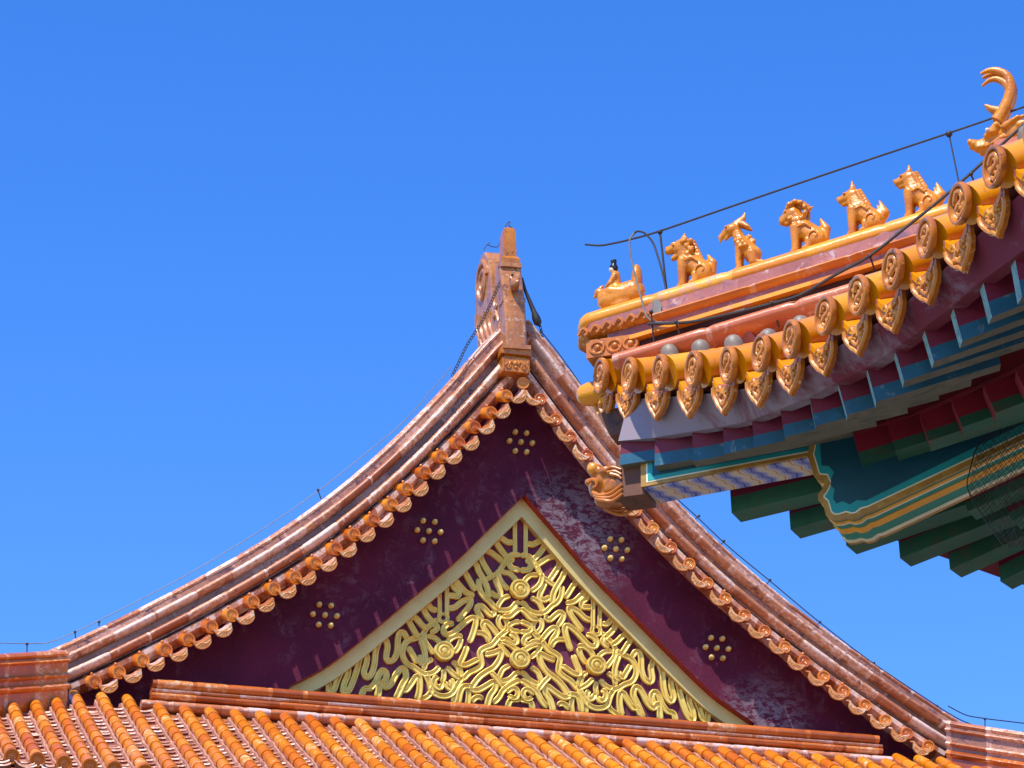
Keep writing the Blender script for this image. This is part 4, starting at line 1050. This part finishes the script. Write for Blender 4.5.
# ---- purlins, column and wall that carry the corner, outside the picture
pp = MB()
pp.tube([(1.75, 1.75, -.62), (6, 1.75, -.62)], .15, 18); pp.tube([(1.75, 1.75, -.621), (1.75, 6, -.621)], .15, 18); pp.build('purlin', M['bandgreen'], near)
MB().tube([(2.1, 2.1, -NC[2] + GROUND), (2.1, 2.1, -.75)], .2, 20).build('column', M['column'], near)
MB().tube([(5.2, 2.1, -NC[2] + GROUND), (5.2, 2.1, -.75)], .2, 20).build('column', M['column'], near)
wl = MB(); wl.box((2.6, 2.6, -NC[2] + GROUND), (8, 8, -.7)); wl.build('wall', M['wallred'], near)

# =================================================================== ROOF FIGURES ON THE NEAR RIDGE
PXM = .0044                                                              # metres per pixel of the photograph at the ridge
def to_world(q): return NC + NX * q[0] + NY * q[1] + np.array([0, 0, q[2]])
FWD = math.atan2(-(NX + NY)[1], -(NX + NY)[0])                           # figures look outwards along the hip
def cap(mb, p0, p1, r0, r1, n=6, sq=1.):
    p0, p1 = np.asarray(p0, float), np.asarray(p1, float)
    for t in np.linspace(0, 1, n):
        r = r0 + (r1 - r0) * t; mb.ball(p0 + (p1 - p0) * t, (r, r * sq, r), 10, 7)
def figure_at(name, label, cat, px, group):
    d = near_hip(px, 250, 0.); h = (d[0] + d[1]) * S2
    # walk to the ridge under this column of the picture
    for _ in range(4):
        z = rz_top(h); w0 = to_world(hw(h, 0, z)); q = w0 @ CR / (w0 @ CF) * FPX + 512; h += (px - q) * PXM
    o = thing(name, label, cat, to_world(hw(h, 0, rz_top(h) - .004)), 0, 0., group)
    o.rotation_euler = (0, R_(-0) + math.atan(.17), FWD) if False else (0, math.atan(.17) * .8, FWD)
    return o
def scaled(mb, k=PXM):
    mb.xform(lambda v: v * k); return mb
GRP = 'glazed roof figures along the hip ridge'
def legs(b, fx=12, hx=-8, top=25, spread=4.6):
    for s in (-1, 1):
        cap(b, (fx - 4, s * spread, top), (fx - 1.5, s * spread, 12), 5.6, 4.0); cap(b, (fx - 1.5, s * spread, 12), (fx, s * spread, 3), 4.0, 3.6)
        b.ball((fx + 1.5, s * spread, 2.2), (4.2, 3.2, 2.8))
        b.ball((hx, s * 5.4, 10), (8.6, 4.6, 8.6)); cap(b, (hx + 7, s * 6.2, 9), (hx + 7.5, s * 6.4, 3), 3.4, 2.8); b.ball((hx + 9.5, s * 6.4, 2.2), (5, 2.8, 2.4))
def details(o, head, muzzle, eye=1.3):
    e = MB()
    for s in (-1, 1):
        e.ball((head[0] + (muzzle[0] - head[0]) * .45, s * 4.6, head[2] + 2.2), (eye, eye * .8, eye), 8, 6)
    scaled(e).build('eyes', M['face'], o, 0.)
def rosettes(b, pts, r):
    for p in pts: b.ball(p, r, 8, 6)
def sitting(name, label, px, kind, k=1.):
    o = figure_at(name, label, 'roof figure', px, GRP); b = MB()
    cap(b, (-8, 0, 12), (4, 0, 27), 10.2, 9.2, 8, .86); legs(b)
    tr = np.random.default_rng(px)
    if kind == 'lion':
        cap(b, (4, 0, 28), (6, 0, 37), 8.2, 8.0, 5, .9); b.ball((7, 0, 41), (9.4, 7.6, 8.6))
        cap(b, (13, 0, 43), (20, 0, 41.5), 5.2, 3.8, 5); cap(b, (11, 0, 35), (17, 0, 33), 3.6, 2.6, 4)
        b.ball((20.5, 0, 44), (2.6, 2.8, 2.2)); cap(b, (5, 0, 48), (3, 0, 54), 3.4, 1., 5)
        for s in (-1, 1):
            b.ball((14, s * 3.8, 45.5), (2.6, 1.6, 1.6)); b.ball((2, s * 6.4, 46), (2.2, 1.6, 3.4))
            for q in range(9): b.ball((tr.uniform(-3, 6), s * tr.uniform(5.2, 7.4), tr.uniform(27, 44)), tr.uniform(1.8, 2.7), 8, 6)
        for q in range(7): b.ball((-3.5 - q * .8, 0, 43 - q * 3.4), 2.8, 8, 6)
        cap(b, (-15, 0, 9), (-17.5, 0, 18), 4.6, 4.2); cap(b, (-17.5, 0, 18), (-14.5, 0, 27), 4.2, 1.2)
        hd, mz = (8, 0, 41), (18, 0, 42)
    elif kind == 'maned':
        cap(b, (4, 0, 28), (7, 0, 37), 8., 7.6, 5, .9); b.ball((9, 0, 41), (8.2, 7.2, 8.2))
        cap(b, (14, 0, 41), (19, 0, 37), 5.2, 4.2, 5); b.ball((16, 0, 33.5), (3.6, 3., 2.4)); b.ball((20, 0, 40), (2.4, 2.8, 2.2))
        for s in (-1, 1):
            b.ball((15, s * 4, 44), (2.2, 1.6, 1.6))
            for q in range(16): a = q / 16 * 5.2 - .5; b.ball((5 + 9 * math.cos(a + 1.2), s * (4.4 + 1.8 * (q % 2)), 41 + 9.5 * math.sin(a + 1.2)), 2.5, 8, 6)
        for q in range(9): a = .5 + q * .32; b.ball((5 + 10.5 * math.cos(a), 0, 41 + 10.5 * math.sin(a)), 2.9, 8, 6)
        for q in range(5): cap(b, (4 - q * 2.2, 0, 50 - q * 2.), (2.5 - q * 3.2, 0, 54 - q * 2.6), 2.2, .9, 4)
        cap(b, (-15, 0, 9), (-18, 0, 18), 5., 4.6); cap(b, (-18, 0, 18), (-15, 0, 29), 4.6, 1.2)
        hd, mz = (9, 0, 41), (18, 0, 40)
    else:                                                                # hound-like beast with pricked ears
        cap(b, (4, 0, 28), (5, 0, 37), 9., 7.6, 5, .9); b.ball((6, 0, 41), (8., 6.8, 7.4))
        cap(b, (11, 0, 41), (16.5, 0, 40), 5.2, 4.0, 5); b.ball((19, 0, 42), (2.4, 2.6, 2.2)); cap(b, (10, 0, 36.5), (15.5, 0, 35.5), 3.2, 2.4, 4)
        for s in (-1, 1):
            cap(b, (4.5, s * 3.4, 46), (3.4, s * 4., 54 if kind == 'hound' else 52), 2.8, .9, 5); b.ball((11, s * 3.6, 44), (2.2, 1.5, 1.5))
            for q in range(6): cap(b, (1 - q * .6, s * 5.2, 42 - q * 2.6), (-1.5 - q * .6, s * 5.8, 39 - q * 2.6), 1.9, 1.1, 4)
            for q in range(4): cap(b, (7 - q * 2.5, s * 6.6, 27 + q * .4), (2 - q * 3, s * 7.4, 22), 1.6, 1.1, 4)
        for q in range(6): b.ball((-1 - q * 1.1, 0, 44 - q * 3.2), (2.8, 2.2, 2.8), 8, 6)
        cap(b, (-14, 0, 10), (-19, 0, 16), 5.2, 5.2); cap(b, (-19, 0, 16), (-17, 0, 29), 5., 1.2)
        for s in (-1, 1): cap(b, (-16, s * 3, 14), (-14.5, s * 3, 24), 2.4, .8)
        hd, mz = (6, 0, 41), (17, 0, 41)
    scaled(b, PXM * k); blob(b, 'body', M['beast'], o, .0034, 1, 0.)
    e = MB()
    for s in (-1, 1): e.ball(((hd[0] * .5 + mz[0] * .5) + 1, s * 4.9, hd[2] + 2.6), 1.3, 8, 6)
    scaled(e, PXM * k).build('eyes', M['disc'], o, 0.)
    sc_ = MB()                                                           # collar and flank curls in low relief
    for s in (-1, 1):
        sc_.tube(spline([(9, s * 7.4, 29), (5, s * 8.6, 24), (-1, s * 8.8, 25), (-6, s * 8.6, 20)], 5), .9, 6)
        a = np.linspace(0, 4.5, 14); sc_.tube([(-8 + (5 - t * .7) * math.cos(t), s * 9.9, 11 + (5 - t * .7) * math.sin(t)) for t in a], .8, 6, up=(0, 1, 0))
    scaled(sc_, PXM * k).build('relief_curls', M['beast'], o, 0.)
    return o
# the immortal riding a hen, first at the tip
o = figure_at('immortal_rider', 'small robed rider with a black hat sitting on a hen at the ridge tip', 'roof figure', 621, GRP)
b = MB(); cap(b, (-13, 0, 13), (9, 0, 12), 12, 12, 8, .75); cap(b, (10, 0, 13), (16, 0, 20), 8.5, 4.6, 5, .8); b.ball((17.5, 0, 22), (4.6, 3.6, 3.8)); cap(b, (20, 0, 21), (23, 0, 17.5), 2.2, 1., 4)
b.ball((-1, 0, 4), (17, 7.5, 5)); cap(b, (16, 0, 25.5), (13, 0, 27), 1.8, 1.2, 4)
for s in (-1, 1):
    cap(b, (6, s * 7.2, 17), (-12, s * 7., 12), 4.4, 2.6, 7, .5); cap(b, (2, s * 7.6, 13), (-14, s * 7, 8), 2.4, 1.8, 6, .5)
scaled(b); blob(b, 'hen', M['beast'], o, .0042, 2, 0.)
t = MB(); rings = []
for z, x, a, c in ((6, -15, 5, 7), (16, -17, 5.5, 7.5), (26, -19, 5, 7), (33, -20, 4, 6), (37, -20.5, 2.5, 4), (38.5, -20.5, 1., 2.)):
    ph = np.linspace(0, 2 * np.pi, 14, endpoint=False); rings.append(np.stack([x + a * np.cos(ph), c * np.sin(ph), np.full(14, z)], 1))
t.loft(rings, True, True); scaled(t).build('tail', M['beast'], o, 0.)
b = MB(); cap(b, (2, 0, 20), (0, 0, 34), 6.2, 4.4, 7, .95); b.ball((2, 0, 20), (7.5, 7, 5)); cap(b, (0, 0, 35), (1, 0, 38), 2.4, 2.2, 3)
for s in (-1, 1): cap(b, (0, s * 4.4, 32), (5, s * 5.6, 25), 2.8, 2.4, 5); cap(b, (5, s * 5.6, 25), (10, s * 2., 24), 2.4, 1.8, 5); cap(b, (4, s * 5, 19), (9, s * 6.2, 13), 3.6, 2.6, 5)
scaled(b); blob(b, 'rider', M['beast'], o, .004, 2, 0.)
b = MB(); b.ball((2, 0, 40.8), (3.2, 2.8, 3.7)); b.ball((5, 0, 40.4), (.8, .7, 1.)); scaled(b); blob(b, 'head', M['face'], o, .0026, 1, 0.)
b = MB(); b.ball((.8, 0, 42.8), (3.9, 3.5, 2.7)); b.ball((-.6, 0, 41.2), (2.8, 3.3, 3.4)); cap(b, (0, 0, 45), (-.2, 0, 47.5), 2.6, 2.6, 4); b.ball((-.2, 0, 48.6), (3.2, 3., 1.5)); scaled(b); blob(b, 'hat', M['black'], o, .003, 1, 0.)
sitting('dragon_figure', 'seated amber figure with open jaws and a pointed crest, directly behind the rider', 697, 'lion')
# the horned bird-headed one stands taller and slimmer
o = figure_at('phoenix_figure', 'slim upright amber figure with a hooked beak and a swept-back crest, third from the tip', 'roof figure', 747, GRP)
b = MB(); cap(b, (-8, 0, 14), (1, 0, 30), 8.4, 6.6, 8, .8); cap(b, (1, 0, 30), (3.5, 0, 41), 6.2, 5., 5, .85); b.ball((7, 0, 44), (7.2, 5.8, 5.6))
cap(b, (12, 0, 43), (18, 0, 39.5), 4.2, 2.6, 5, .8); cap(b, (18, 0, 39.5), (19, 0, 35), 2.5, 1.1, 4); cap(b, (11, 0, 39), (14, 0, 36), 2.4, 1.4, 4)
cap(b, (2, 0, 47), (-5, 0, 52), 5., 2.8, 6, .6); cap(b, (-5, 0, 52), (-7.5, 0, 57), 2.8, .9, 4, .6)
for s in (-1, 1):
    cap(b, (2, s * 4, 26), (5, s * 4.2, 12), 4.2, 3., 6); cap(b, (5, s * 4.2, 12), (5.5, s * 4.2, 2), 3., 2.8, 5); b.ball((7, s * 4.2, 2), (4, 2.8, 2.4))
    cap(b, (-8, s * 4.8, 13), (-8, s * 5.2, 5), 5.6, 4.2, 5); cap(b, (-8, s * 5.2, 4), (-16, s * 5.2, 2.4), 3.2, 2.2, 5)
    for q in range(6): b.ball((-4 + q * 1.6, s * 6.6, 22 + (q % 3) * 3.4), 2.5, 8, 6)
    for q in range(4): cap(b, (-2 - q * 2, s * 3, 46 - q * 1.4), (-6 - q * 1.4, s * 3.6, 47 - q * 2.4), 2., .9, 4)
b.ball((-7, 0, 32), (3, 2.6, 3)); b.ball((-10, 0, 27), (3, 2.6, 3)); cap(b, (20, 0, .5), (11, 0, 3), 1.5, 2.6, 4)
scaled(b); blob(b, 'body', M['beast'], o, .0034, 1, 0.)
e = MB(); [e.ball((11, s * 4.7, 46), 1.3, 8, 6) for s in (-1, 1)]; scaled(e).build('eyes', M['disc'], o, 0.)
sitting('lion_figure', 'seated amber lion figure with a shaggy curled mane, fourth from the tip', 810, 'maned', .98)
sitting('horse_figure', 'seated amber hound-like figure with a long pricked crest, fifth from the tip', 867, 'hound', .98)
sitting('hound_figure', 'seated amber hound-like figure nearest the horned dragon head at the right', 924, 'hound2', .98)

# the horned dragon head that closes the row
o = figure_at('horned_dragon_head', 'large amber dragon head with two forward-curving horns at the right edge', 'roof figure', 1016, None)
o.rotation_euler = (0, 0, FWD); o.location.z += .165
pl = MB(); pl.box((-45, -16, -48), (14, 16, 4)); scaled(pl).build('plinth', M['salmon'], o, 0., sharp=20)
b = MB()
b.ball((-4, 0, 14), (19, 13, 13)); cap(b, (10, 0, 10), (30, 0, 8), 8, 6.2, 7, .9); b.ball((34, 0, 10), (5.5, 6.4, 5)); cap(b, (8, 0, 3), (27, 0, 1.5), 5, 3.6, 6, .9); b.ball((-12, 0, 2), (18, 12, 8))
for s in (-1, 1):
    b.ball((37, s * 4, 12), (3, 2.8, 2.8)); b.ball((16, s * 8.4, 17), (5, 3, 4)); cap(b, (22, s * 7, 14), (12, s * 9, 22), 2.4, 3.2, 6); cap(b, (4, s * 11, 18), (-8, s * 15, 24), 4, 1.6, 6)
    for q in range(5): cap(b, (-6 - q * 2.4, s * 12, 22 - q * 5), (-18 - q * 2, s * 14.5, 26 - q * 5.5), 3., 1., 5)
    for q in range(5): b.ball((14 + q * 4, s * 5.2, 5.4), (1.5, 1.5, 2.4), 7, 5)
    cap(b, (8, s * 10, 8), (18, s * 9.5, 4), 3, 1.6, 5)
scaled(b); blob(b, 'head', M['beast'], o, .0052, 2, 0.)
hn = MB(); q0 = np.array([1016.0, 150.])
def hpt(x, y): return ((1016 - x), 0., (150 - y))
mid = spline([hpt(1004, 121), hpt(1010, 112), hpt(1015.5, 101), hpt(1017.5, 90), hpt(1015, 79), hpt(1007, 72.5), hpt(999, 71), hpt(992, 73)], 6)
low = spline([hpt(1017, 93), hpt(1013, 86), hpt(1006, 80.5), hpt(999, 80.5), hpt(992.5, 85)], 6)
for s in (-1, 1):
    off = np.array([0, s * 3.2, 0])
    cc = MB(); cc.tube(mid + off * np.linspace(.7, 1.3, len(mid))[:, None], np.interp(np.linspace(0, 1, len(mid)), [0, .35, .7, 1], [6.2, 5.2, 3.6, 1.3]), 12, up=(0, 1, 0))
    if s > 0: cc.tube(low + off, np.interp(np.linspace(0, 1, len(low)), [0, .5, 1], [4.2, 3., 1.2]), 12, up=(0, 1, 0))
    cc.tube(spline([hpt(1009, 113) + off, hpt(1001, 109) + off, hpt(994, 104) + off], 5), np.linspace(4.5, 1.2, 11), 10, up=(0, 1, 0))
    scaled(cc).build('horn', M['beast'], o, 0.)
e = MB(); [e.ball((20, s * 10.4, 17.5), 2., 10, 8) for s in (-1, 1)]; scaled(e).build('eyes', M['face'], o, 0.)

# the dragon head sleeved over the end of the corner beam
o = thing('beam_end_dragon', 'brown glazed dragon head with a curled snout capping the end of the painted corner beam', 'roof ornament', to_world(hw(.16, 0, -.42)), math.atan2(-(NX + NY)[1], -(NX + NY)[0]))
b = MB()   # pixels, x forward from the socket, z up
b.ball((8, 0, 0), (17, 20, 19)); b.ball((20, 0, 8), (14, 17, 12)); b.ball((28, 0, 2), (11, 13, 11)); b.ball((33, 0, 6), (7, 9, 6)); b.ball((22, 0, -12), (11, 13, 7))
for s in (-1, 1):
    b.ball((27, s * 12, 17), (7.5, 6, 7)); b.ball((37, s * 6, 8), (4.5, 4.5, 4)); b.ball((16, s * 17, 14), (7, 4, 5))
scaled(b, .0038); blob(b, 'head', M['disc'], o, .006, 2, 0.)
cu = MB()
for s in (-1, 1):
    a = np.linspace(0, 4.2, 20); cu.tube([(30 + (6.5 - t) * math.cos(t + .6), s * (15 - abs(t - 1.5) * .5), 1 + (6.5 - t) * math.sin(t + .6)) for t in a], np.linspace(2.4, 1.2, 20), 7, up=(0, 1, 0))
    for k in range(3): cu.tube(spline([(31 - k * 2, s * (11 + k), -6 - k * 4), (22 - k * 2, s * (16 + k), -12 - k * 3.4), (10 - k, s * (18.5 + k * .5), -12 - k * 4.5), (-3, s * 20.5, -5 - k * 5)], 5), np.linspace(2.6, 1.6, 16), 7)
    for k in range(3): cu.tube(spline([(16 - k * 3, s * (19 + k * .4), 12 - k * 2), (8 - k * 3, s * 20.5, 15 - k * 5), (-2, s * 21, 11 - k * 5)], 5), np.linspace(2.2, 1.2, 11), 7)
scaled(cu, .0038).build('curled_mane', M['drip'], o, 0.)
sk = MB(); sk.box((-26, -20, -18), (4, 20, 24)); scaled(sk, .0038); sk.build('socket', M['woodbrown'], o, 0., sharp=20)
e = MB(); [e.ball((30, s * 15, 19), (6, 4.6, 6), 12, 9) for s in (-1, 1)]; scaled(e, .0038); e.build('eyes', M['ridgeyellow'], o, 0.)

# =================================================================== LIGHTNING CONDUCTORS, CHAINS, NETTING
def cable(name, label, pts, r, mat, cat='cable', wob=0.):
    p = spline(np.array(pts), 8); m = MB(); m.tube(p, r, 7, up=(.3, .2, .9)); o = m.build(name, mat); tag(o, label, cat); return o
NH = lambda x, y, w_: to_world(near_hip(x, y, w_))
def rod(parent, name, a, b, r, mat, ends=0.):
    m = MB(); m.tube([a, (np.asarray(a) + b) / 2, b], r, 7)
    if ends: m.ball(a, ends, 8, 6)
    return m.build(name, mat, parent)
c = cable('lightning_cable', 'black cable stretched above the row of roof figures on posts', [NH(x, y, 0.) for x, y in ((585, 244.5), (600, 245.5), (615, 243), (630, 239.5), (660, 231), (740, 203.5), (850, 166), (949, 133), (1000, 115.5), (1040, 101))], .0042, M['iron'])
rod(c, 'post', NH(949, 134, 0.), NH(960.5, 190, 0.), .0032, M['iron'], .014); rod(c, 'post', NH(660, 232, 0.), NH(667, 294, 0.), .0045, M['iron'], .011)
m = MB(); m.prism([(-.016, -.03), (.016, -.03), (.02, .01), (.008, .035), (-.012, .035)], NH(656, 308, -.09), S2 * (NX + NY), (0, 0, 1), NX, -.004, .006); m.build('clamp', M['steel'], c)
cable('looped_wire', 'grey looped wire hanging over the ridge tip beside the first post', [NH(x, y, -.03) for x, y in ((632, 236), (637, 231.5), (645, 233.5), (653, 243), (658, 257), (663, 275), (667, 294))], .0042, M['iron'])
cable('earthing_wire', 'pale grey bent wire running down from the cable and along the ridge moulding', [NH(x, y, -.13) for x, y in ((634, 233), (629.5, 242), (632, 262), (638, 286), (643, 305), (648, 318), (660, 322.5), (690, 321.5), (714, 318), (745, 309))], .0038, M['steel'])
cl = cable('ridge_cable', 'thick black cable lying along the ridge and climbing towards the right edge', [NH(x, y, -.15) for x, y in ((648, 324), (690, 322), (730, 314), (770, 304), (800, 295), (835, 275), (870, 255.5), (905, 228), (940, 200), (971, 173), (1000, 146), (1040, 110))], .0062, M['iron'])
for x, y, x2, y2 in ((676, 322, 683, 347), (772, 303, 779, 327), (870, 256, 875, 271), (971, 174, 976, 187), (651, 312, 655, 352)): rod(cl, 'peg', NH(x, y, -.15), NH(x2, y2, -.12), .0036, M['iron'], .009)
FW = lambda x, y, d=.0: FO + FX * far_local(x, y, d)[0] + FY * d + np.array([0, 0, far_local(x, y, d)[2]])
def far_cable(name, label, pts, pegs, r=.0065, mat='iron', d=.05):
    c = cable(name, label, [FW(x, y, d) for x, y in pts], r, M[mat])
    for x, y, x2, y2 in pegs: rod(c, 'peg', FW(x, y, d), FW(x2, y2, d), .006, M['iron'], .014)
far_cable('rake_cable', 'thin cable along the left slope of the gable ridge', [(0, 643), (30, 643.5), (50, 642), (75, 632), (130, 605), (197, 569), (263, 529), (318, 491), (360, 458), (400, 425), (425, 398), (452, 366)], [(27, 644, 27, 652), (75, 632, 76, 646), (99, 622, 99, 626), (318, 490, 321, 499)], .004, 'steel')
far_cable('rake_cable', 'dark cable along the right slope of the gable ridge', [(540, 330), (556, 350), (572, 372), (586, 392), (612, 425), (650, 473), (697, 517), (730, 548), (770, 581), (818, 621), (870, 661), (925, 698), (955, 717), (975, 726)], [(699, 516, 694, 520), (724, 541, 718, 548), (770, 580, 765, 586), (820, 622, 815, 628), (874, 663, 871, 668), (937, 706, 933, 712)], .0055)
far_cable('ridge_end_cable', 'slack cable drooping over the lower right hip ridge', [(948, 706), (966, 715), (985, 718.5), (1005, 721), (1030, 724)], [(985, 719, 985, 726)], .0055)
def chain(name, label, pts, d):
    o = thing(name, label, 'chain', FW(*pts[0], d), 0, 0.)
    p = resample(spline(np.array([FW(x, y, d) for x, y in pts]), 6), .034) - np.array(o.location)
    for i in range(len(p) - 1):
        a, b = p[i], p[i + 1]; t = nrm(b - a); s = nrm(np.cross(t, (0, 0, 1) if i % 2 else (0, 1, 0))); s = nrm(np.cross(t, s)) if i % 2 else s
        ph = np.linspace(0, 2 * np.pi, 11); m = MB()
        m.tube([(a + b) / 2 + t * .024 * math.cos(q) + s * .011 * math.sin(q) for q in ph], .004, 6, up=tuple(np.cross(t, s))); m.build('link', M['iron'], o, 0.)
chain('iron_chain', 'rusty chain tying the left side of the finial down to the ridge', [(502, 278), (494, 296), (484, 318), (474, 334), (466, 347), (459, 362), (452, 376)], -.18)
chain('iron_chain', 'dark chain hanging from the tapered bar right of the finial', [(539, 323), (541, 330), (543, 340), (546, 347), (548, 352)], -.12)
m = MB(); p = [FW(x, y, -.14) for x, y in ((522, 278), (525, 290), (530, 302), (534, 312), (536, 318), (538, 323), (539.5, 326))]
m.tube(p, [.012, .016, .02, .026, .042, .04, .012], 10); tag(m.build('tie_bar', M['iron']), 'black tapered iron bar slanting off the right side of the finial', 'tie bar')
fs = [cable('sprung_wire', 'thin bent wire end sticking up from the sword-hilt top of the finial', [FW(x, y, .0) for x, y in ((502, 246), (503, 236), (505, 228), (507.5, 223), (510, 222), (509, 226), (514, 229), (514.5, 234))], .005, M['iron'], 'wire'),
      cable('sprung_wire', 'thin bent wire end sticking up from the scroll of the finial', [FW(x, y, .5) for x, y in ((484, 250), (486, 246), (490, 242.5), (488, 245), (497, 247), (501, 240))], .0045, M['iron'], 'wire')]
# bird netting at the right edge, under the beam
nt_ = MB(); yb = [415, 427, 445, 470, 490, 520, 545]; xb = [1000, 992, 978, 970, 968, 985, 1003]
def net_pt(x, y): return NH(x, y, -.19 + .012 * math.sin(x * .11) + .012 * math.sin(y * .13))
for s in (-1, 1):
    for k0 in np.arange(-260, 330, 4.2):
        run = []
        for y in np.arange(412, 548, 3.):
            x = 985 + k0 + s * (y - 480) * .8 + 1.2 * math.sin(y * .3 + k0)
            ok = np.interp(y, yb, xb) < x < 1068
            if ok: run.append(net_pt(x, y))
            if (not ok or y > 544) and len(run) > 2: nt_.tube(run, .0012, 3, caps=False); run = []
            elif not ok: run = []
nt_.tube(spline([net_pt(x, y) for x, y in zip(xb, yb)], 5), .0025, 5)
tag(nt_.build('bird_netting', M['iron']), 'fine dark wire bird netting hung under the painted beam at the right edge', 'netting')
